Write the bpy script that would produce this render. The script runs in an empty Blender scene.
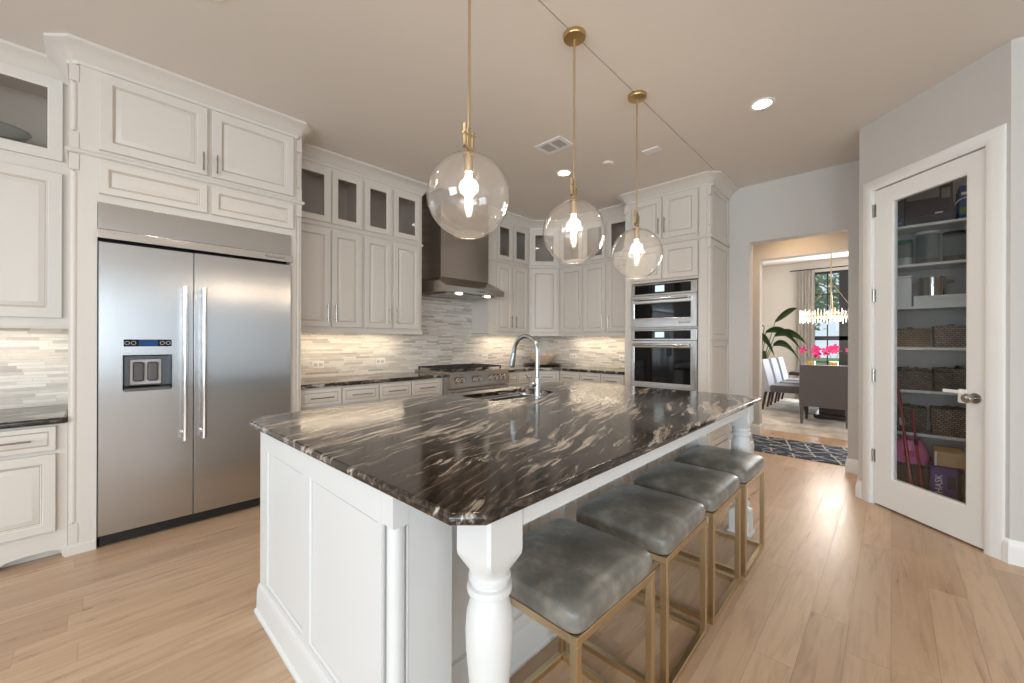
import bpy, bmesh, math, random
from mathutils import Vector, Matrix
R = math.radians
random.seed(7)
SC = bpy.context.scene
COL = SC.collection

# ------------------------------------------------------------------ camera, world, lights, exposure
CAM_H = 1.30
cam = bpy.data.cameras.new('camera')
cam.sensor_width = 36.0
cam.lens = 400.3 / 1024 * 36.0
cam.shift_y = -1.0 / 1024
cam.clip_start = 0.05
cam.clip_end = 200
cam_o = bpy.data.objects.new('camera', cam)
COL.objects.link(cam_o)
cam_o.location = (0, 0, CAM_H)
th = R(43.52)
fwv = Vector((math.cos(th), math.sin(th), 0)); rtv = Vector((math.sin(th), -math.cos(th), 0)); upv = Vector((0, 0, 1))
rot = Matrix((rtv, upv, -fwv)).transposed()
cam_o.rotation_euler = (rot @ Matrix.Rotation(R(0.2), 3, 'Z')).to_euler()
SC.camera = cam_o

SC.view_settings.view_transform = 'Standard'
SC.view_settings.look = 'None'
SC.view_settings.gamma = 1.0
SC.view_settings.use_curve_mapping = False
SC.view_settings.exposure = 0.33

W = bpy.data.worlds.new('sky'); SC.world = W; W.use_nodes = True
bgn = W.node_tree.nodes['Background']
bgn.inputs[0].default_value = (0.72, 0.87, 1.0, 1)
bgn.inputs[1].default_value = 0.8

def area(name, loc, rotd, sx, sy, power, color, spread=180):
    l = bpy.data.lights.new(name, 'AREA'); l.shape = 'RECTANGLE'; l.size = sx; l.size_y = sy
    l.energy = power; l.color = color; l.spread = R(spread)
    o = bpy.data.objects.new(name, l); COL.objects.link(o)
    o.location = loc; o.rotation_euler = [R(a) for a in rotd]
    return o
DAY = (0.76, 0.89, 1.0)
WARM = (1.0, 0.80, 0.60)
# daylight through the great room's windows behind the camera
for i in range(2):
    area('daylight', (-3.8 + 2.0 * i, -5.9, 1.55), (90, 0, 0), 1.7, 2.1, 68, DAY)     # faces +y
for i in range(2):
    area('daylight', (-4.9, -2.9 + 3.4 * i, 1.55), (90, 0, -90), 2.2, 2.1, 112, DAY)      # faces +x
area('daylight', (10.9, 0.2, 1.6), (90, 0, 90), 2.0, 2.4, 140, (0.9, 0.95, 1.0))        # dining window, faces -x

# ------------------------------------------------------------------ mesh helpers
class MB:
    def __init__(s): s.bm = bmesh.new()
    def _m(s, faces, m):
        for f in faces: f.material_index = m
    def box(s, x0, y0, z0, x1, y1, z1, m=0, bev=0.0, seg=2):
        vs = [s.bm.verts.new(p) for p in ((x0,y0,z0),(x1,y0,z0),(x1,y1,z0),(x0,y1,z0),(x0,y0,z1),(x1,y0,z1),(x1,y1,z1),(x0,y1,z1))]
        fs = [s.bm.faces.new([vs[i] for i in q]) for q in ((0,3,2,1),(4,5,6,7),(0,1,5,4),(1,2,6,5),(2,3,7,6),(3,0,4,7))]
        s._m(fs, m)
        if bev > 0:
            es = list({e for f in fs for e in f.edges})
            r = bmesh.ops.bevel(s.bm, geom=es, offset=bev, segments=seg, affect='EDGES', profile=0.5)
            s._m(r['faces'], m)
        return s
    def quad(s, pts, m=0):
        f = s.bm.faces.new([s.bm.verts.new(p) for p in pts]); f.material_index = m; return s
    def loops(s, rings, m=0, cap0=True, cap1=True, mats=None):
        L = [[s.bm.verts.new(p) for p in r] for r in rings]
        n = len(L[0])
        for k in range(len(L) - 1):
            for i in range(n):
                f = s.bm.faces.new((L[k][i], L[k][(i+1) % n], L[k+1][(i+1) % n], L[k+1][i]))
                f.material_index = mats[k] if mats else m
        if cap0: f = s.bm.faces.new(list(reversed(L[0]))); f.material_index = m
        if cap1: f = s.bm.faces.new(L[-1]); f.material_index = mats[-1] if mats else m
        return s
    def tube(s, pts, r, seg=10, m=0, cap=True):
        pts = [Vector(p) for p in pts]
        rs = r if isinstance(r, (list, tuple)) else [r] * len(pts)
        rings = []; up = None
        for i, p in enumerate(pts):
            if i == 0: d = pts[1] - p
            elif i == len(pts) - 1: d = p - pts[i-1]
            else: d = (pts[i+1] - p).normalized() + (p - pts[i-1]).normalized()
            d.normalize()
            if up is None:
                a = Vector((0,0,1)) if abs(d.z) < 0.9 else Vector((1,0,0))
                u = d.cross(a).normalized()
            else:
                u = (up - d * up.dot(d)).normalized()
            up = u; v = d.cross(u)
            rings.append([p + (u * math.cos(2*math.pi*k/seg) + v * math.sin(2*math.pi*k/seg)) * rs[i] for k in range(seg)])
        return s.loops(rings, m, cap, cap)
    def lathe(s, prof, cx=0, cy=0, seg=32, m=0, cap0=False, cap1=False):
        rings = [[(cx + r*math.cos(2*math.pi*k/seg), cy + r*math.sin(2*math.pi*k/seg), z) for k in range(seg)] for r, z in prof]
        return s.loops(rings, m, cap0, cap1)
    def prism(s, pts, z0, z1, m=0):
        return s.loops([[(x, y, z0) for x, y in pts], [(x, y, z1) for x, y in pts]], m)
    def sweep(s, prof, path, side=1, m=0, mats=None):
        """profile [(out, z)] carried along a path of (x, y); out is to the right of travel for side=1"""
        P = [Vector((x, y)) for x, y in path]
        N = []
        for a, b in zip(P, P[1:]):
            d = (b - a).normalized(); N.append(Vector((d.y, -d.x)) * side)
        rings = []
        for i, p in enumerate(P):
            if i == 0: off = N[0]
            elif i == len(P) - 1: off = N[-1]
            else:
                off = N[i-1] + N[i]; off = off / (off.dot(N[i]))
            rings.append([(p.x + off.x*o, p.y + off.y*o, z) for o, z in prof])
        return s.loops(rings, m)
    def panel(s, x0, x1, z0, z1, prof, m=0, mats=None):
        """nested rectangle rings; prof = [(inset, y)], front is -y"""
        rings = [[(x0+i, y, z0+i), (x1-i, y, z0+i), (x1-i, y, z1-i), (x0+i, y, z1-i)] for i, y in prof]
        return s.loops(rings, m, True, True, mats)
    def grid(s, fn, nu, nv, m=0, close_u=False):
        V = [[s.bm.verts.new(fn(u / nu, v / nv)) for u in range(nu + (0 if close_u else 1))] for v in range(nv + 1)]
        w = len(V[0])
        for v in range(nv):
            for u in range(nu):
                f = s.bm.faces.new((V[v][u], V[v][(u+1) % w], V[v+1][(u+1) % w], V[v+1][u])); f.material_index = m
        return s
    def xf(s, M):
        bmesh.ops.transform(s.bm, matrix=M, verts=s.bm.verts); return s
    def build(s, name, mats, parent=None, loc=None, rz=None, smooth=35):
        bmesh.ops.recalc_face_normals(s.bm, faces=s.bm.faces)
        if smooth:
            c = R(smooth)
            for f in s.bm.faces: f.smooth = True
            for e in s.bm.edges:
                if len(e.link_faces) == 2 and e.calc_face_angle(9) > c: e.smooth = False
        me = bpy.data.meshes.new(name); s.bm.to_mesh(me); s.bm.free()
        if not isinstance(mats, (list, tuple)): mats = [mats]
        for mt in mats: me.materials.append(mt)
        o = bpy.data.objects.new(name, me); COL.objects.link(o)
        if smooth:
            wn = o.modifiers.new('weighted_normal', 'WEIGHTED_NORMAL'); wn.keep_sharp = True
        if parent: o.parent = parent
        if loc: o.location = loc
        if rz is not None: o.rotation_euler = (0, 0, R(rz))
        return o

def tag(o, label, cat, group=None):
    o['label'] = label; o['category'] = cat
    if group: o['group'] = group
    return o
def thing(name, label, cat, loc=(0,0,0), rz=0, group=None):
    o = bpy.data.objects.new(name, None); COL.objects.link(o)
    o.empty_display_size = 0.1
    o.location = loc; o.rotation_euler = (0, 0, R(rz))
    return tag(o, label, cat, group)
def struct(o): o['kind'] = 'structure'; return o
def plabel(o, l): o['label'] = l; return o
def copy_tree(o, parent=None):
    c = o.copy(); COL.objects.link(c)
    if parent: c.parent = parent
    for ch in list(o.children): copy_tree(ch, c)
    return c
def arc(cx, cy, r, a0, a1, n):
    return [(cx + r*math.cos(R(a0+(a1-a0)*i/n)), cy + r*math.sin(R(a0+(a1-a0)*i/n))) for i in range(n+1)]
def text(body, size, mat, name, parent, M, extr=0.0006, align='CENTER'):
    cu = bpy.data.curves.new(name, 'FONT'); cu.body = body; cu.size = size; cu.extrude = extr
    cu.align_x = align; cu.align_y = 'CENTER'; cu.resolution_u = 2
    t = bpy.data.objects.new(name, cu); COL.objects.link(t)
    dg = bpy.context.evaluated_depsgraph_get()
    me = bpy.data.meshes.new_from_object(t.evaluated_get(dg))
    bpy.data.objects.remove(t); bpy.data.curves.remove(cu)
    me.materials.clear(); me.materials.append(mat); me.transform(M)
    o = bpy.data.objects.new(name, me); COL.objects.link(o); o.parent = parent
    return o
FRONT = Matrix.Rotation(R(90), 4, 'X')     # text standing up, read from -y

# ------------------------------------------------------------------ materials
def srgb(r, g, b):
    f = lambda c: (c/255/12.92) if c <= 10 else ((c/255+0.055)/1.055)**2.4
    return (f(r), f(g), f(b), 1)
def mat(name, col, rough=0.5, metal=0.0, coat=0.0, spec=0.5, emit=None, estr=0, aniso=0.0):
    m = bpy.data.materials.new(name); m.use_nodes = True
    b = m.node_tree.nodes['Principled BSDF']
    b.inputs['Base Color'].default_value = col; b.inputs['Roughness'].default_value = rough
    b.inputs['Metallic'].default_value = metal; b.inputs['Coat Weight'].default_value = coat
    b.inputs['Specular IOR Level'].default_value = spec
    b.inputs['Anisotropic'].default_value = aniso
    if emit: b.inputs['Emission Color'].default_value = emit; b.inputs['Emission Strength'].default_value = estr
    return m
class NT:
    def __init__(s, m): s.m = m; s.t = m.node_tree; s.b = s.t.nodes['Principled BSDF']
    def n(s, typ, **kw):
        x = s.t.nodes.new(typ)
        for k, v in kw.items(): setattr(x, k, v)
        return x
    def l(s, a, b): s.t.links.new(a, b)
    def coord(s, scale=(1,1,1), rot=(0,0,0), out='Object'):
        c = s.n('ShaderNodeTexCoord'); mp = s.n('ShaderNodeMapping')
        mp.inputs['Scale'].default_value = scale; mp.inputs['Rotation'].default_value = [R(a) for a in rot]
        s.l(c.outputs[out], mp.inputs[0]); return mp.outputs[0]
    def noise(s, vec, scale, detail=4, rough=0.5, dist=0):
        x = s.n('ShaderNodeTexNoise'); x.inputs['Scale'].default_value = scale; x.inputs['Detail'].default_value = detail
        x.inputs['Roughness'].default_value = rough; x.inputs['Distortion'].default_value = dist
        if vec is not None: s.l(vec, x.inputs['Vector'])
        return x.outputs['Fac']
    def ramp(s, fac, stops, interp='LINEAR'):
        r = s.n('ShaderNodeValToRGB'); r.color_ramp.interpolation = interp
        el = r.color_ramp.elements
        while len(el) < len(stops): el.new(0.5)
        for i in reversed(range(len(stops))): el[i].position = stops[i][0]
        for i in range(len(stops)): el[i].color = stops[i][1]
        s.l(fac, r.inputs[0]); return r.outputs[0]
    def mix(s, fac, a, b, typ='MIX'):
        x = s.n('ShaderNodeMix', data_type='RGBA', blend_type=typ)
        if isinstance(fac, (int, float)): x.inputs[0].default_value = fac
        else: s.l(fac, x.inputs[0])
        for v, i in ((a, 6), (b, 7)):
            if isinstance(v, tuple): x.inputs[i].default_value = v
            else: s.l(v, x.inputs[i])
        return x.outputs[2]
    def math(s, op, a, b=0, c=0):
        x = s.n('ShaderNodeMath', operation=op)
        for i, v in enumerate((a, b, c)):
            if isinstance(v, (int, float)): x.inputs[i].default_value = v
            else: s.l(v, x.inputs[i])
        return x.outputs[0]
    def bump(s, h, strength=0.2, dist=0.01):
        x = s.n('ShaderNodeBump'); x.inputs['Strength'].default_value = strength; x.inputs['Distance'].default_value = dist
        s.l(h, x.inputs['Height']); s.l(x.outputs[0], s.b.inputs['Normal'])
    def base(s, c): s.l(c, s.b.inputs['Base Color'])

M = {}
def bumpy(name, col, rough, sc, st, **kw):
    m = mat(name, col, rough, **kw); t = NT(m); t.bump(t.noise(t.coord(), sc, 3), st, 0.005); return m
M['cab'] = bumpy('cabinet_paint', srgb(217, 210, 201), 0.38, 60, 0.03)
M['glaze'] = mat('cabinet_glaze', srgb(186, 172, 156), 0.5)
M['island'] = bumpy('island_paint', srgb(222, 222, 220), 0.35, 60, 0.03)
M['iglaze'] = mat('island_groove', srgb(205, 203, 200), 0.5)
M['trim'] = mat('trim_paint', srgb(238, 237, 234), 0.35)
M['wall'] = bumpy('wall_paint', srgb(205, 201, 196), 0.8, 220, 0.08)
M['diningwall'] = bumpy('dining_wall_paint', srgb(228, 222, 214), 0.8, 220, 0.08)
M['ceil'] = bumpy('ceiling_paint', srgb(229, 222, 214), 0.9, 200, 0.1)
M['steel'] = mat('brushed_steel', (0.52, 0.51, 0.50, 1), 0.27, 1.0)
t = NT(M['steel']); nz = t.noise(t.coord((1, 1, 260)), 3, 3); t.l(t.math('MULTIPLY_ADD', nz, 0.10, 0.20), t.b.inputs['Roughness'])
tg = t.n('ShaderNodeTangent', direction_type='RADIAL', axis='Z'); t.l(tg.outputs[0], t.b.inputs['Tangent']); t.b.inputs['Anisotropic'].default_value = 0.75
M['steelh'] = mat('hood_steel', (0.44, 0.40, 0.365, 1), 0.28, 1.0)
t = NT(M['steelh']); nz = t.noise(t.coord((90, 90, 1)), 3, 3); t.l(t.math('MULTIPLY_ADD', nz, 0.03, 0.25), t.b.inputs['Roughness'])
M['chrome'] = mat('polished_steel', (0.75, 0.74, 0.73, 1), 0.12, 1.0)
M['nickel'] = mat('satin_nickel', (0.40, 0.38, 0.35, 1), 0.25, 1.0)
M['faucet'] = mat('faucet_steel', (0.45, 0.46, 0.46, 1), 0.2, 1.0)
M['brass'] = mat('aged_brass', (0.66, 0.53, 0.34, 1), 0.3, 1.0)
M['brassd'] = mat('satin_brass', (0.60, 0.43, 0.20, 1), 0.28, 1.0)
M['black'] = mat('black_enamel', (0.012, 0.012, 0.013, 1), 0.35)
M['iron'] = mat('cast_iron', (0.02, 0.02, 0.02, 1), 0.6)
M['blackglass'] = mat('black_glass', (0.004, 0.004, 0.005, 1), 0.04, spec=0.35)
M['plastic'] = mat('white_plastic', srgb(240, 238, 232), 0.4)
M['grey'] = mat('grey_plastic', srgb(95, 92, 90), 0.5)
M['lgrey'] = mat('light_grey_plastic', srgb(205, 200, 198), 0.4)
M['recess'] = mat('recess_steel', (0.16, 0.17, 0.18, 1), 0.3, 1.0)
M['blue'] = mat('blue_display', (0.004, 0.02, 0.07, 1), 0.15, emit=(0.0, 0.08, 0.30, 1), estr=0.25)
M['display'] = mat('pale_display', (0.3, 0.4, 0.42, 1), 0.2, emit=(0.62, 0.78, 0.82, 1), estr=0.75)
M['bulb'] = mat('lit_bulb', (1, 1, 1, 1), 0.3, emit=(1.0, 0.86, 0.66, 1), estr=14)
M['lamp'] = mat('lit_diffuser', (1, 1, 1, 1), 0.5, emit=(1.0, 0.90, 0.78, 1), estr=9)
M['hoodlamp'] = mat('lit_hood_lamp', (1, 1, 1, 1), 0.5, emit=(1.0, 0.9, 0.75, 1), estr=2.5)
M['strip'] = mat('lit_strip', (1, 1, 1, 1), 0.5, emit=(1.0, 0.88, 0.70, 1), estr=3)
M['crystal'] = mat('lit_crystal', (0.9, 0.9, 0.9, 1), 0.1, emit=(1.0, 0.86, 0.72, 1), estr=0.55)
M['darkwood'] = mat('espresso_wood', srgb(52, 38, 32), 0.4)
M['cabin'] = mat('cabinet_interior', srgb(150, 140, 128), 0.7)
M['leaf'] = mat('leaf_green', srgb(48, 74, 34), 0.4)
M['stem'] = mat('stem_green', srgb(98, 118, 60), 0.5)
M['orchid'] = mat('orchid_pink', srgb(168, 26, 100), 0.6)
M['tree'] = bumpy('tree_leaves', srgb(120, 146, 112), 0.8, 6, 1.0)
M['bark'] = mat('tree_bark', srgb(92, 78, 64), 0.9)
M['lawn'] = mat('lawn', srgb(120, 140, 90), 0.95)
M['pot'] = mat('white_pot', srgb(225, 222, 216), 0.4)
M['pink'] = mat('pink_plastic_bag', srgb(225, 120, 165), 0.35)
M['pinkd'] = mat('dark_pink', srgb(190, 50, 90), 0.4)
M['red'] = mat('red_pole', srgb(160, 38, 48), 0.35)
M['purple'] = mat('purple_carton', srgb(88, 60, 120), 0.5)
M['tan'] = mat('tan_carton', srgb(200, 165, 120), 0.7)
M['purpled'] = mat('dark_carton', srgb(62, 52, 62), 0.6)
M['grid'] = mat('grey_print', srgb(150, 145, 145), 0.6)
M['bluebox'] = mat('blue_carton', srgb(22, 70, 135), 0.5)
M['green'] = mat('green_print', srgb(90, 130, 60), 0.5)
M['teal'] = mat('teal_plastic', srgb(30, 120, 105), 0.4)
M['candle'] = mat('gold_glass', srgb(190, 160, 80), 0.2, 0.6)
M['food'] = mat('brown_food', srgb(110, 78, 52), 0.8)

def thinglass(name, tint=(1, 1, 1, 1), ior=1.45, rough=0.0, gain=1.0, opaque=0.0, body=(1,1,1,1)):
    m = bpy.data.materials.new(name); m.use_nodes = True; nt = m.node_tree; nt.nodes.clear()
    o = nt.nodes.new('ShaderNodeOutputMaterial'); mx = nt.nodes.new('ShaderNodeMixShader')
    tr = nt.nodes.new('ShaderNodeBsdfTransparent'); gl = nt.nodes.new('ShaderNodeBsdfGlossy')
    tr.inputs[0].default_value = tint; gl.inputs['Roughness'].default_value = rough
    ge = nt.nodes.new('ShaderNodeNewGeometry'); dt = nt.nodes.new('ShaderNodeVectorMath'); dt.operation = 'DOT_PRODUCT'
    nt.links.new(ge.outputs['Normal'], dt.inputs[0]); nt.links.new(ge.outputs['Incoming'], dt.inputs[1])
    def mth(op, a, b):
        x = nt.nodes.new('ShaderNodeMath'); x.operation = op
        for i, v in enumerate((a, b)):
            if v is None: continue
            if isinstance(v, (int, float)): x.inputs[i].default_value = v
            else: nt.links.new(v, x.inputs[i])
        return x
    ab = mth('ABSOLUTE', dt.outputs['Value'], None)
    om = mth('SUBTRACT', 1.0, ab.outputs[0]); om.use_clamp = True
    pw = mth('POWER', om.outputs[0], 5.0)
    f0 = 0.04 * gain
    ml = mth('MULTIPLY', pw.outputs[0], 1 - f0); ad = mth('ADD', ml.outputs[0], f0); ad.use_clamp = True
    nt.links.new(ad.outputs[0], mx.inputs[0])
    src = tr.outputs[0]
    if opaque > 0:
        df = nt.nodes.new('ShaderNodeBsdfDiffuse'); df.inputs[0].default_value = body
        m2 = nt.nodes.new('ShaderNodeMixShader'); m2.inputs[0].default_value = opaque
        nt.links.new(src, m2.inputs[1]); nt.links.new(df.outputs[0], m2.inputs[2]); src = m2.outputs[0]
    nt.links.new(src, mx.inputs[1]); nt.links.new(gl.outputs[0], mx.inputs[2])
    nt.links.new(mx.outputs[0], o.inputs[0])
    return m
M['glass'] = thinglass('clear_glass')
M['globe'] = thinglass('globe_glass', (0.985, 0.98, 0.975, 1), gain=1.4, opaque=0.02)
M['cabglass'] = thinglass('cabinet_door_glass', (0.88, 0.87, 0.86, 1), gain=1.3)
M['pantryglass'] = thinglass('pantry_door_glass', (0.90, 0.92, 0.93, 1), gain=1.3)
M['jar'] = thinglass('jar_glass', (0.80, 0.85, 0.85, 1), opaque=0.12, body=(0.7, 0.75, 0.75, 1))
M['bag'] = thinglass('plastic_film', (0.8, 0.84, 0.88, 1), rough=0.15, opaque=0.35, body=(0.6, 0.64, 0.7, 1))

# oak planks running along x
m = M['floor'] = mat('oak_planks', (0.5, 0.35, 0.22, 1), 0.32); t = NT(m)
sep = t.n('ShaderNodeSeparateXYZ'); tc = t.n('ShaderNodeTexCoord'); t.l(tc.outputs['Object'], sep.inputs[0])
PW = 0.14
row = t.math('FLOOR', t.math('DIVIDE', sep.outputs[1], PW))
wn = t.n('ShaderNodeTexWhiteNoise', noise_dimensions='1D'); t.l(row, wn.inputs['W'])
xo = t.math('ADD', t.math('DIVIDE', sep.outputs[0], 1.25), t.math('MULTIPLY', wn.outputs['Value'], 7.3))
colm = t.math('FLOOR', xo)
cmb = t.n('ShaderNodeCombineXYZ'); t.l(colm, cmb.inputs[0]); t.l(row, cmb.inputs[1])
wn2 = t.n('ShaderNodeTexWhiteNoise', noise_dimensions='3D'); t.l(cmb.outputs[0], wn2.inputs['Vector'])
pl = wn2.outputs['Value']
add = t.n('ShaderNodeVectorMath', operation='ADD'); t.l(tc.outputs['Object'], add.inputs[0]); t.l(wn2.outputs['Color'], add.inputs[1])
mp = t.n('ShaderNodeMapping'); mp.inputs['Scale'].default_value = (0.9, 9, 9); t.l(add.outputs[0], mp.inputs[0])
grain = t.noise(mp.outputs[0], 2.2, 7, 0.62, 1.0)
blot = t.noise(t.coord((0.8, 2.4, 1)), 1.6, 3, 0.6)
tone = t.ramp(pl, [(0.0, srgb(182, 152, 125)), (0.3, srgb(194, 164, 136)), (0.7, srgb(205, 176, 147)), (1.0, srgb(187, 157, 130))])
tone = t.mix(t.ramp(grain, [(0.30, (0.55,)*3+(1,)), (0.55, (0,0,0,1))]), tone, srgb(146, 114, 90))
tone = t.mix(t.ramp(blot, [(0.40, (0,0,0,1)), (0.75, (0.35,)*3+(1,))]), tone, srgb(216, 186, 152))
fy = t.math('FRACT', t.math('DIVIDE', sep.outputs[1], PW)); fx = t.math('FRACT', xo)
ey = t.math('MINIMUM', fy, t.math('SUBTRACT', 1.0, fy)); ex = t.math('MINIMUM', fx, t.math('SUBTRACT', 1.0, fx))
gap = t.math('MAXIMUM', t.math('LESS_THAN', ey, 0.010), t.math('LESS_THAN', ex, 0.0013))
tone = t.mix(t.math('MULTIPLY', gap, t.math('MULTIPLY_ADD', pl, 0.35, 0.12)), tone, srgb(110, 84, 66))
kn_ = t.noise(t.coord((1.3, 5, 1)), 2.4, 5, 0.7, 1.5)
tone = t.mix(t.ramp(kn_, [(0.66, (0,0,0,1)), (0.76, (0.6,)*3+(1,))]), tone, srgb(120, 86, 60))
t.base(tone); t.l(t.math('MULTIPLY_ADD', grain, 0.22, 0.20), t.b.inputs['Roughness'])
t.bump(t.math('SUBTRACT', t.math('MULTIPLY', grain, 0.35), gap), 0.25, 0.003)

# linear mosaic tile
m = M['tile'] = mat('linear_mosaic', (0.6, 0.56, 0.5, 1), 0.3); t = NT(m)
tc = t.n('ShaderNodeTexCoord'); sep = t.n('ShaderNodeSeparateXYZ'); t.l(tc.outputs['Object'], sep.inputs[0])
u = t.math('SUBTRACT', sep.outputs[0], sep.outputs[1]); RH = 0.0215
zr = t.math('DIVIDE', sep.outputs[2], RH); row = t.math('FLOOR', zr)
wn = t.n('ShaderNodeTexWhiteNoise', noise_dimensions='1D'); t.l(row, wn.inputs['W'])
wid = t.math('MULTIPLY_ADD', wn.outputs['Value'], 0.14, 0.13)
uo = t.math('DIVIDE', t.math('ADD', u, t.math('MULTIPLY', wn.outputs['Value'], 37.7)), wid)
cmb = t.n('ShaderNodeCombineXYZ'); t.l(t.math('FLOOR', uo), cmb.inputs[0]); t.l(row, cmb.inputs[1])
wn2 = t.n('ShaderNodeTexWhiteNoise', noise_dimensions='3D'); t.l(cmb.outputs[0], wn2.inputs['Vector'])
tc_ = t.ramp(wn2.outputs['Value'], [(0.0, srgb(232, 229, 223)), (0.28, srgb(220, 214, 206)), (0.48, srgb(238, 235, 230)), (0.66, srgb(208, 203, 196)), (0.82, srgb(224, 217, 207)), (0.93, srgb(190, 184, 177))], 'CONSTANT')
vn = t.noise(t.coord((6, 6, 40)), 2.0, 4)
tc_ = t.mix(0.35, tc_, t.ramp(vn, [(0.35, srgb(205, 198, 190)), (0.6, srgb(245, 242, 236))]), 'MULTIPLY')
fz = t.math('FRACT', zr); ez = t.math('MINIMUM', fz, t.math('SUBTRACT', 1.0, fz))
fu = t.math('FRACT', uo); eu = t.math('MINIMUM', fu, t.math('SUBTRACT', 1.0, fu))
g = t.math('MAXIMUM', t.math('LESS_THAN', ez, 0.05), t.math('LESS_THAN', eu, 0.008))
tc_ = t.mix(t.math('MULTIPLY', g, 0.6), tc_, srgb(190, 182, 170))
t.base(tc_); t.bump(t.math('SUBTRACT', wn2.outputs['Value'], t.math('MULTIPLY', g, 1.5)), 0.25, 0.002)

# dark granite with pale streaks
m = M['granite'] = mat('dark_granite', (0.05, 0.04, 0.035, 1), 0.09); t = NT(m)
v0 = t.coord((1, 1, 1), (0, 0, -17))
warp = t.n('ShaderNodeTexNoise'); warp.inputs['Scale'].default_value = 1.6; warp.inputs['Detail'].default_value = 3; t.l(v0, warp.inputs['Vector'])
wv = t.n('ShaderNodeVectorMath', operation='MULTIPLY_ADD'); wv.inputs[1].default_value = (0.17, 0.17, 0.17); t.l(warp.outputs['Color'], wv.inputs[0]); t.l(v0, wv.inputs[2])
mp = t.n('ShaderNodeMapping'); mp.inputs['Scale'].default_value = (1.1, 12, 12); t.l(wv.outputs[0], mp.inputs[0])
st = t.noise(mp.outputs[0], 1.6, 7, 0.62, 0.6)
mp2 = t.n('ShaderNodeMapping'); mp2.inputs['Scale'].default_value = (2.6, 36, 36); mp2.inputs['Location'].default_value = (3.1, 7.7, 0); t.l(wv.outputs[0], mp2.inputs[0])
st2 = t.noise(mp2.outputs[0], 1.5, 6, 0.65, 0.5)
big = t.noise(t.coord((1, 2, 1), (0, 0, -17)), 1.3, 2)
cbase = t.ramp(st2, [(0.32, srgb(20, 17, 15)), (0.49, srgb(46, 38, 32)), (0.68, srgb(98, 85, 73))])
f1 = t.ramp(t.math('MULTIPLY_ADD', t.math('SUBTRACT', big, 0.5), 0.55, st), [(0.55, (0,0,0,1)), (0.59, (0.7,)*3+(1,)), (0.68, (1,1,1,1))])
f2 = t.ramp(t.math('MULTIPLY_ADD', t.math('SUBTRACT', big, 0.5), 0.4, st2), [(0.59, (0,0,0,1)), (0.67, (0.5,)*3+(1,))])
pale = t.ramp(st2, [(0.35, srgb(120, 106, 94)), (0.6, srgb(206, 196, 184))])
cc = t.mix(f1, cbase, pale); cc = t.mix(f2, cc, srgb(170, 160, 150))
t.base(cc); t.l(t.math('MULTIPLY_ADD', st2, 0.10, 0.08), t.b.inputs['Roughness'])

# grey leather
m = M['leather'] = mat('grey_leather', (0.2, 0.2, 0.19, 1), 0.33, spec=0.6); t = NT(m)
n1 = t.noise(t.coord(), 7, 5, 0.6); n2 = t.noise(t.coord(), 160, 2)
t.base(t.ramp(n1, [(0.20, srgb(76, 75, 69)), (0.48, srgb(120, 117, 109)), (0.70, srgb(170, 162, 150))]))
t.bump(n2, 0.12, 0.002)

def wicker(name, a, b):
    m = mat(name, a, 0.8); t = NT(m)
    br = t.n('ShaderNodeTexBrick'); br.inputs['Scale'].default_value = 1.0
    tc = t.n('ShaderNodeTexCoord'); sp = t.n('ShaderNodeSeparateXYZ'); t.l(tc.outputs['Object'], sp.inputs[0])
    cb = t.n('ShaderNodeCombineXYZ'); t.l(t.math('ADD', sp.outputs[0], sp.outputs[1]), cb.inputs[0]); t.l(sp.outputs[2], cb.inputs[1]); t.l(cb.outputs[0], br.inputs['Vector'])
    br.inputs['Brick Width'].default_value = 0.030; br.inputs['Row Height'].default_value = 0.016; br.inputs['Mortar Size'].default_value = 0.0028
    br.inputs['Color1'].default_value = a; br.inputs['Color2'].default_value = b; br.inputs['Mortar'].default_value = srgb(62, 50, 42)
    t.base(br.outputs['Color']); t.bump(br.outputs['Fac'], -0.6, 0.004); return m
M['wicker'] = wicker('brown_wicker', srgb(132, 108, 88), srgb(176, 152, 130))
M['wickery'] = wicker('honey_wicker', srgb(165, 135, 90), srgb(140, 112, 78))
M['wickerd'] = wicker('dark_wicker', srgb(96, 82, 70), srgb(142, 126, 112))

# blue runner with pale broken lines
m = M['rug'] = mat('blue_runner', (0.03, 0.05, 0.09, 1), 0.95); t = NT(m)
def lines(angle, sc, w, seed):
    tc = t.n('ShaderNodeTexCoord'); mpp = t.n('ShaderNodeMapping'); mpp.inputs['Rotation'].default_value = (0, 0, R(angle)); mpp.inputs['Location'].default_value = (seed, seed*1.7, 0)
    t.l(tc.outputs['Object'], mpp.inputs[0]); sp = t.n('ShaderNodeSeparateXYZ'); t.l(mpp.outputs[0], sp.inputs[0])
    nn = t.noise(mpp.outputs[0], 2.0, 2)
    fr = t.math('FRACT', t.math('MULTIPLY_ADD', nn, 0.35, t.math('MULTIPLY', sp.outputs[0], sc)))
    on = t.math('LESS_THAN', fr, w)
    brk = t.math('GREATER_THAN', t.noise(mpp.outputs[0], 5.5, 1), 0.45)
    return t.math('MULTIPLY', on, brk)
ln = t.math('MAXIMUM', lines(28, 6.0, 0.11, 0.3), lines(-40, 6.5, 0.11, 2.2)); ln = t.math('MAXIMUM', ln, lines(75, 5.2, 0.10, 5.1))
bl = t.ramp(t.noise(t.coord(), 14, 3), [(0.35, srgb(32, 42, 62)), (0.6, srgb(62, 80, 106))])
t.base(t.mix(t.math('MULTIPLY', ln, 0.85), bl, srgb(198, 202, 204)))
m = M['shag'] = mat('cream_shag', (0.6, 0.57, 0.52, 1), 1.0); t = NT(m)
ns = t.noise(t.coord(), 45, 4); t.base(t.ramp(t.noise(t.coord(), 3.0, 4), [(0.38, srgb(196, 190, 183)), (0.62, srgb(236, 231, 224))])); t.bump(ns, 0.9, 0.03)
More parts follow.
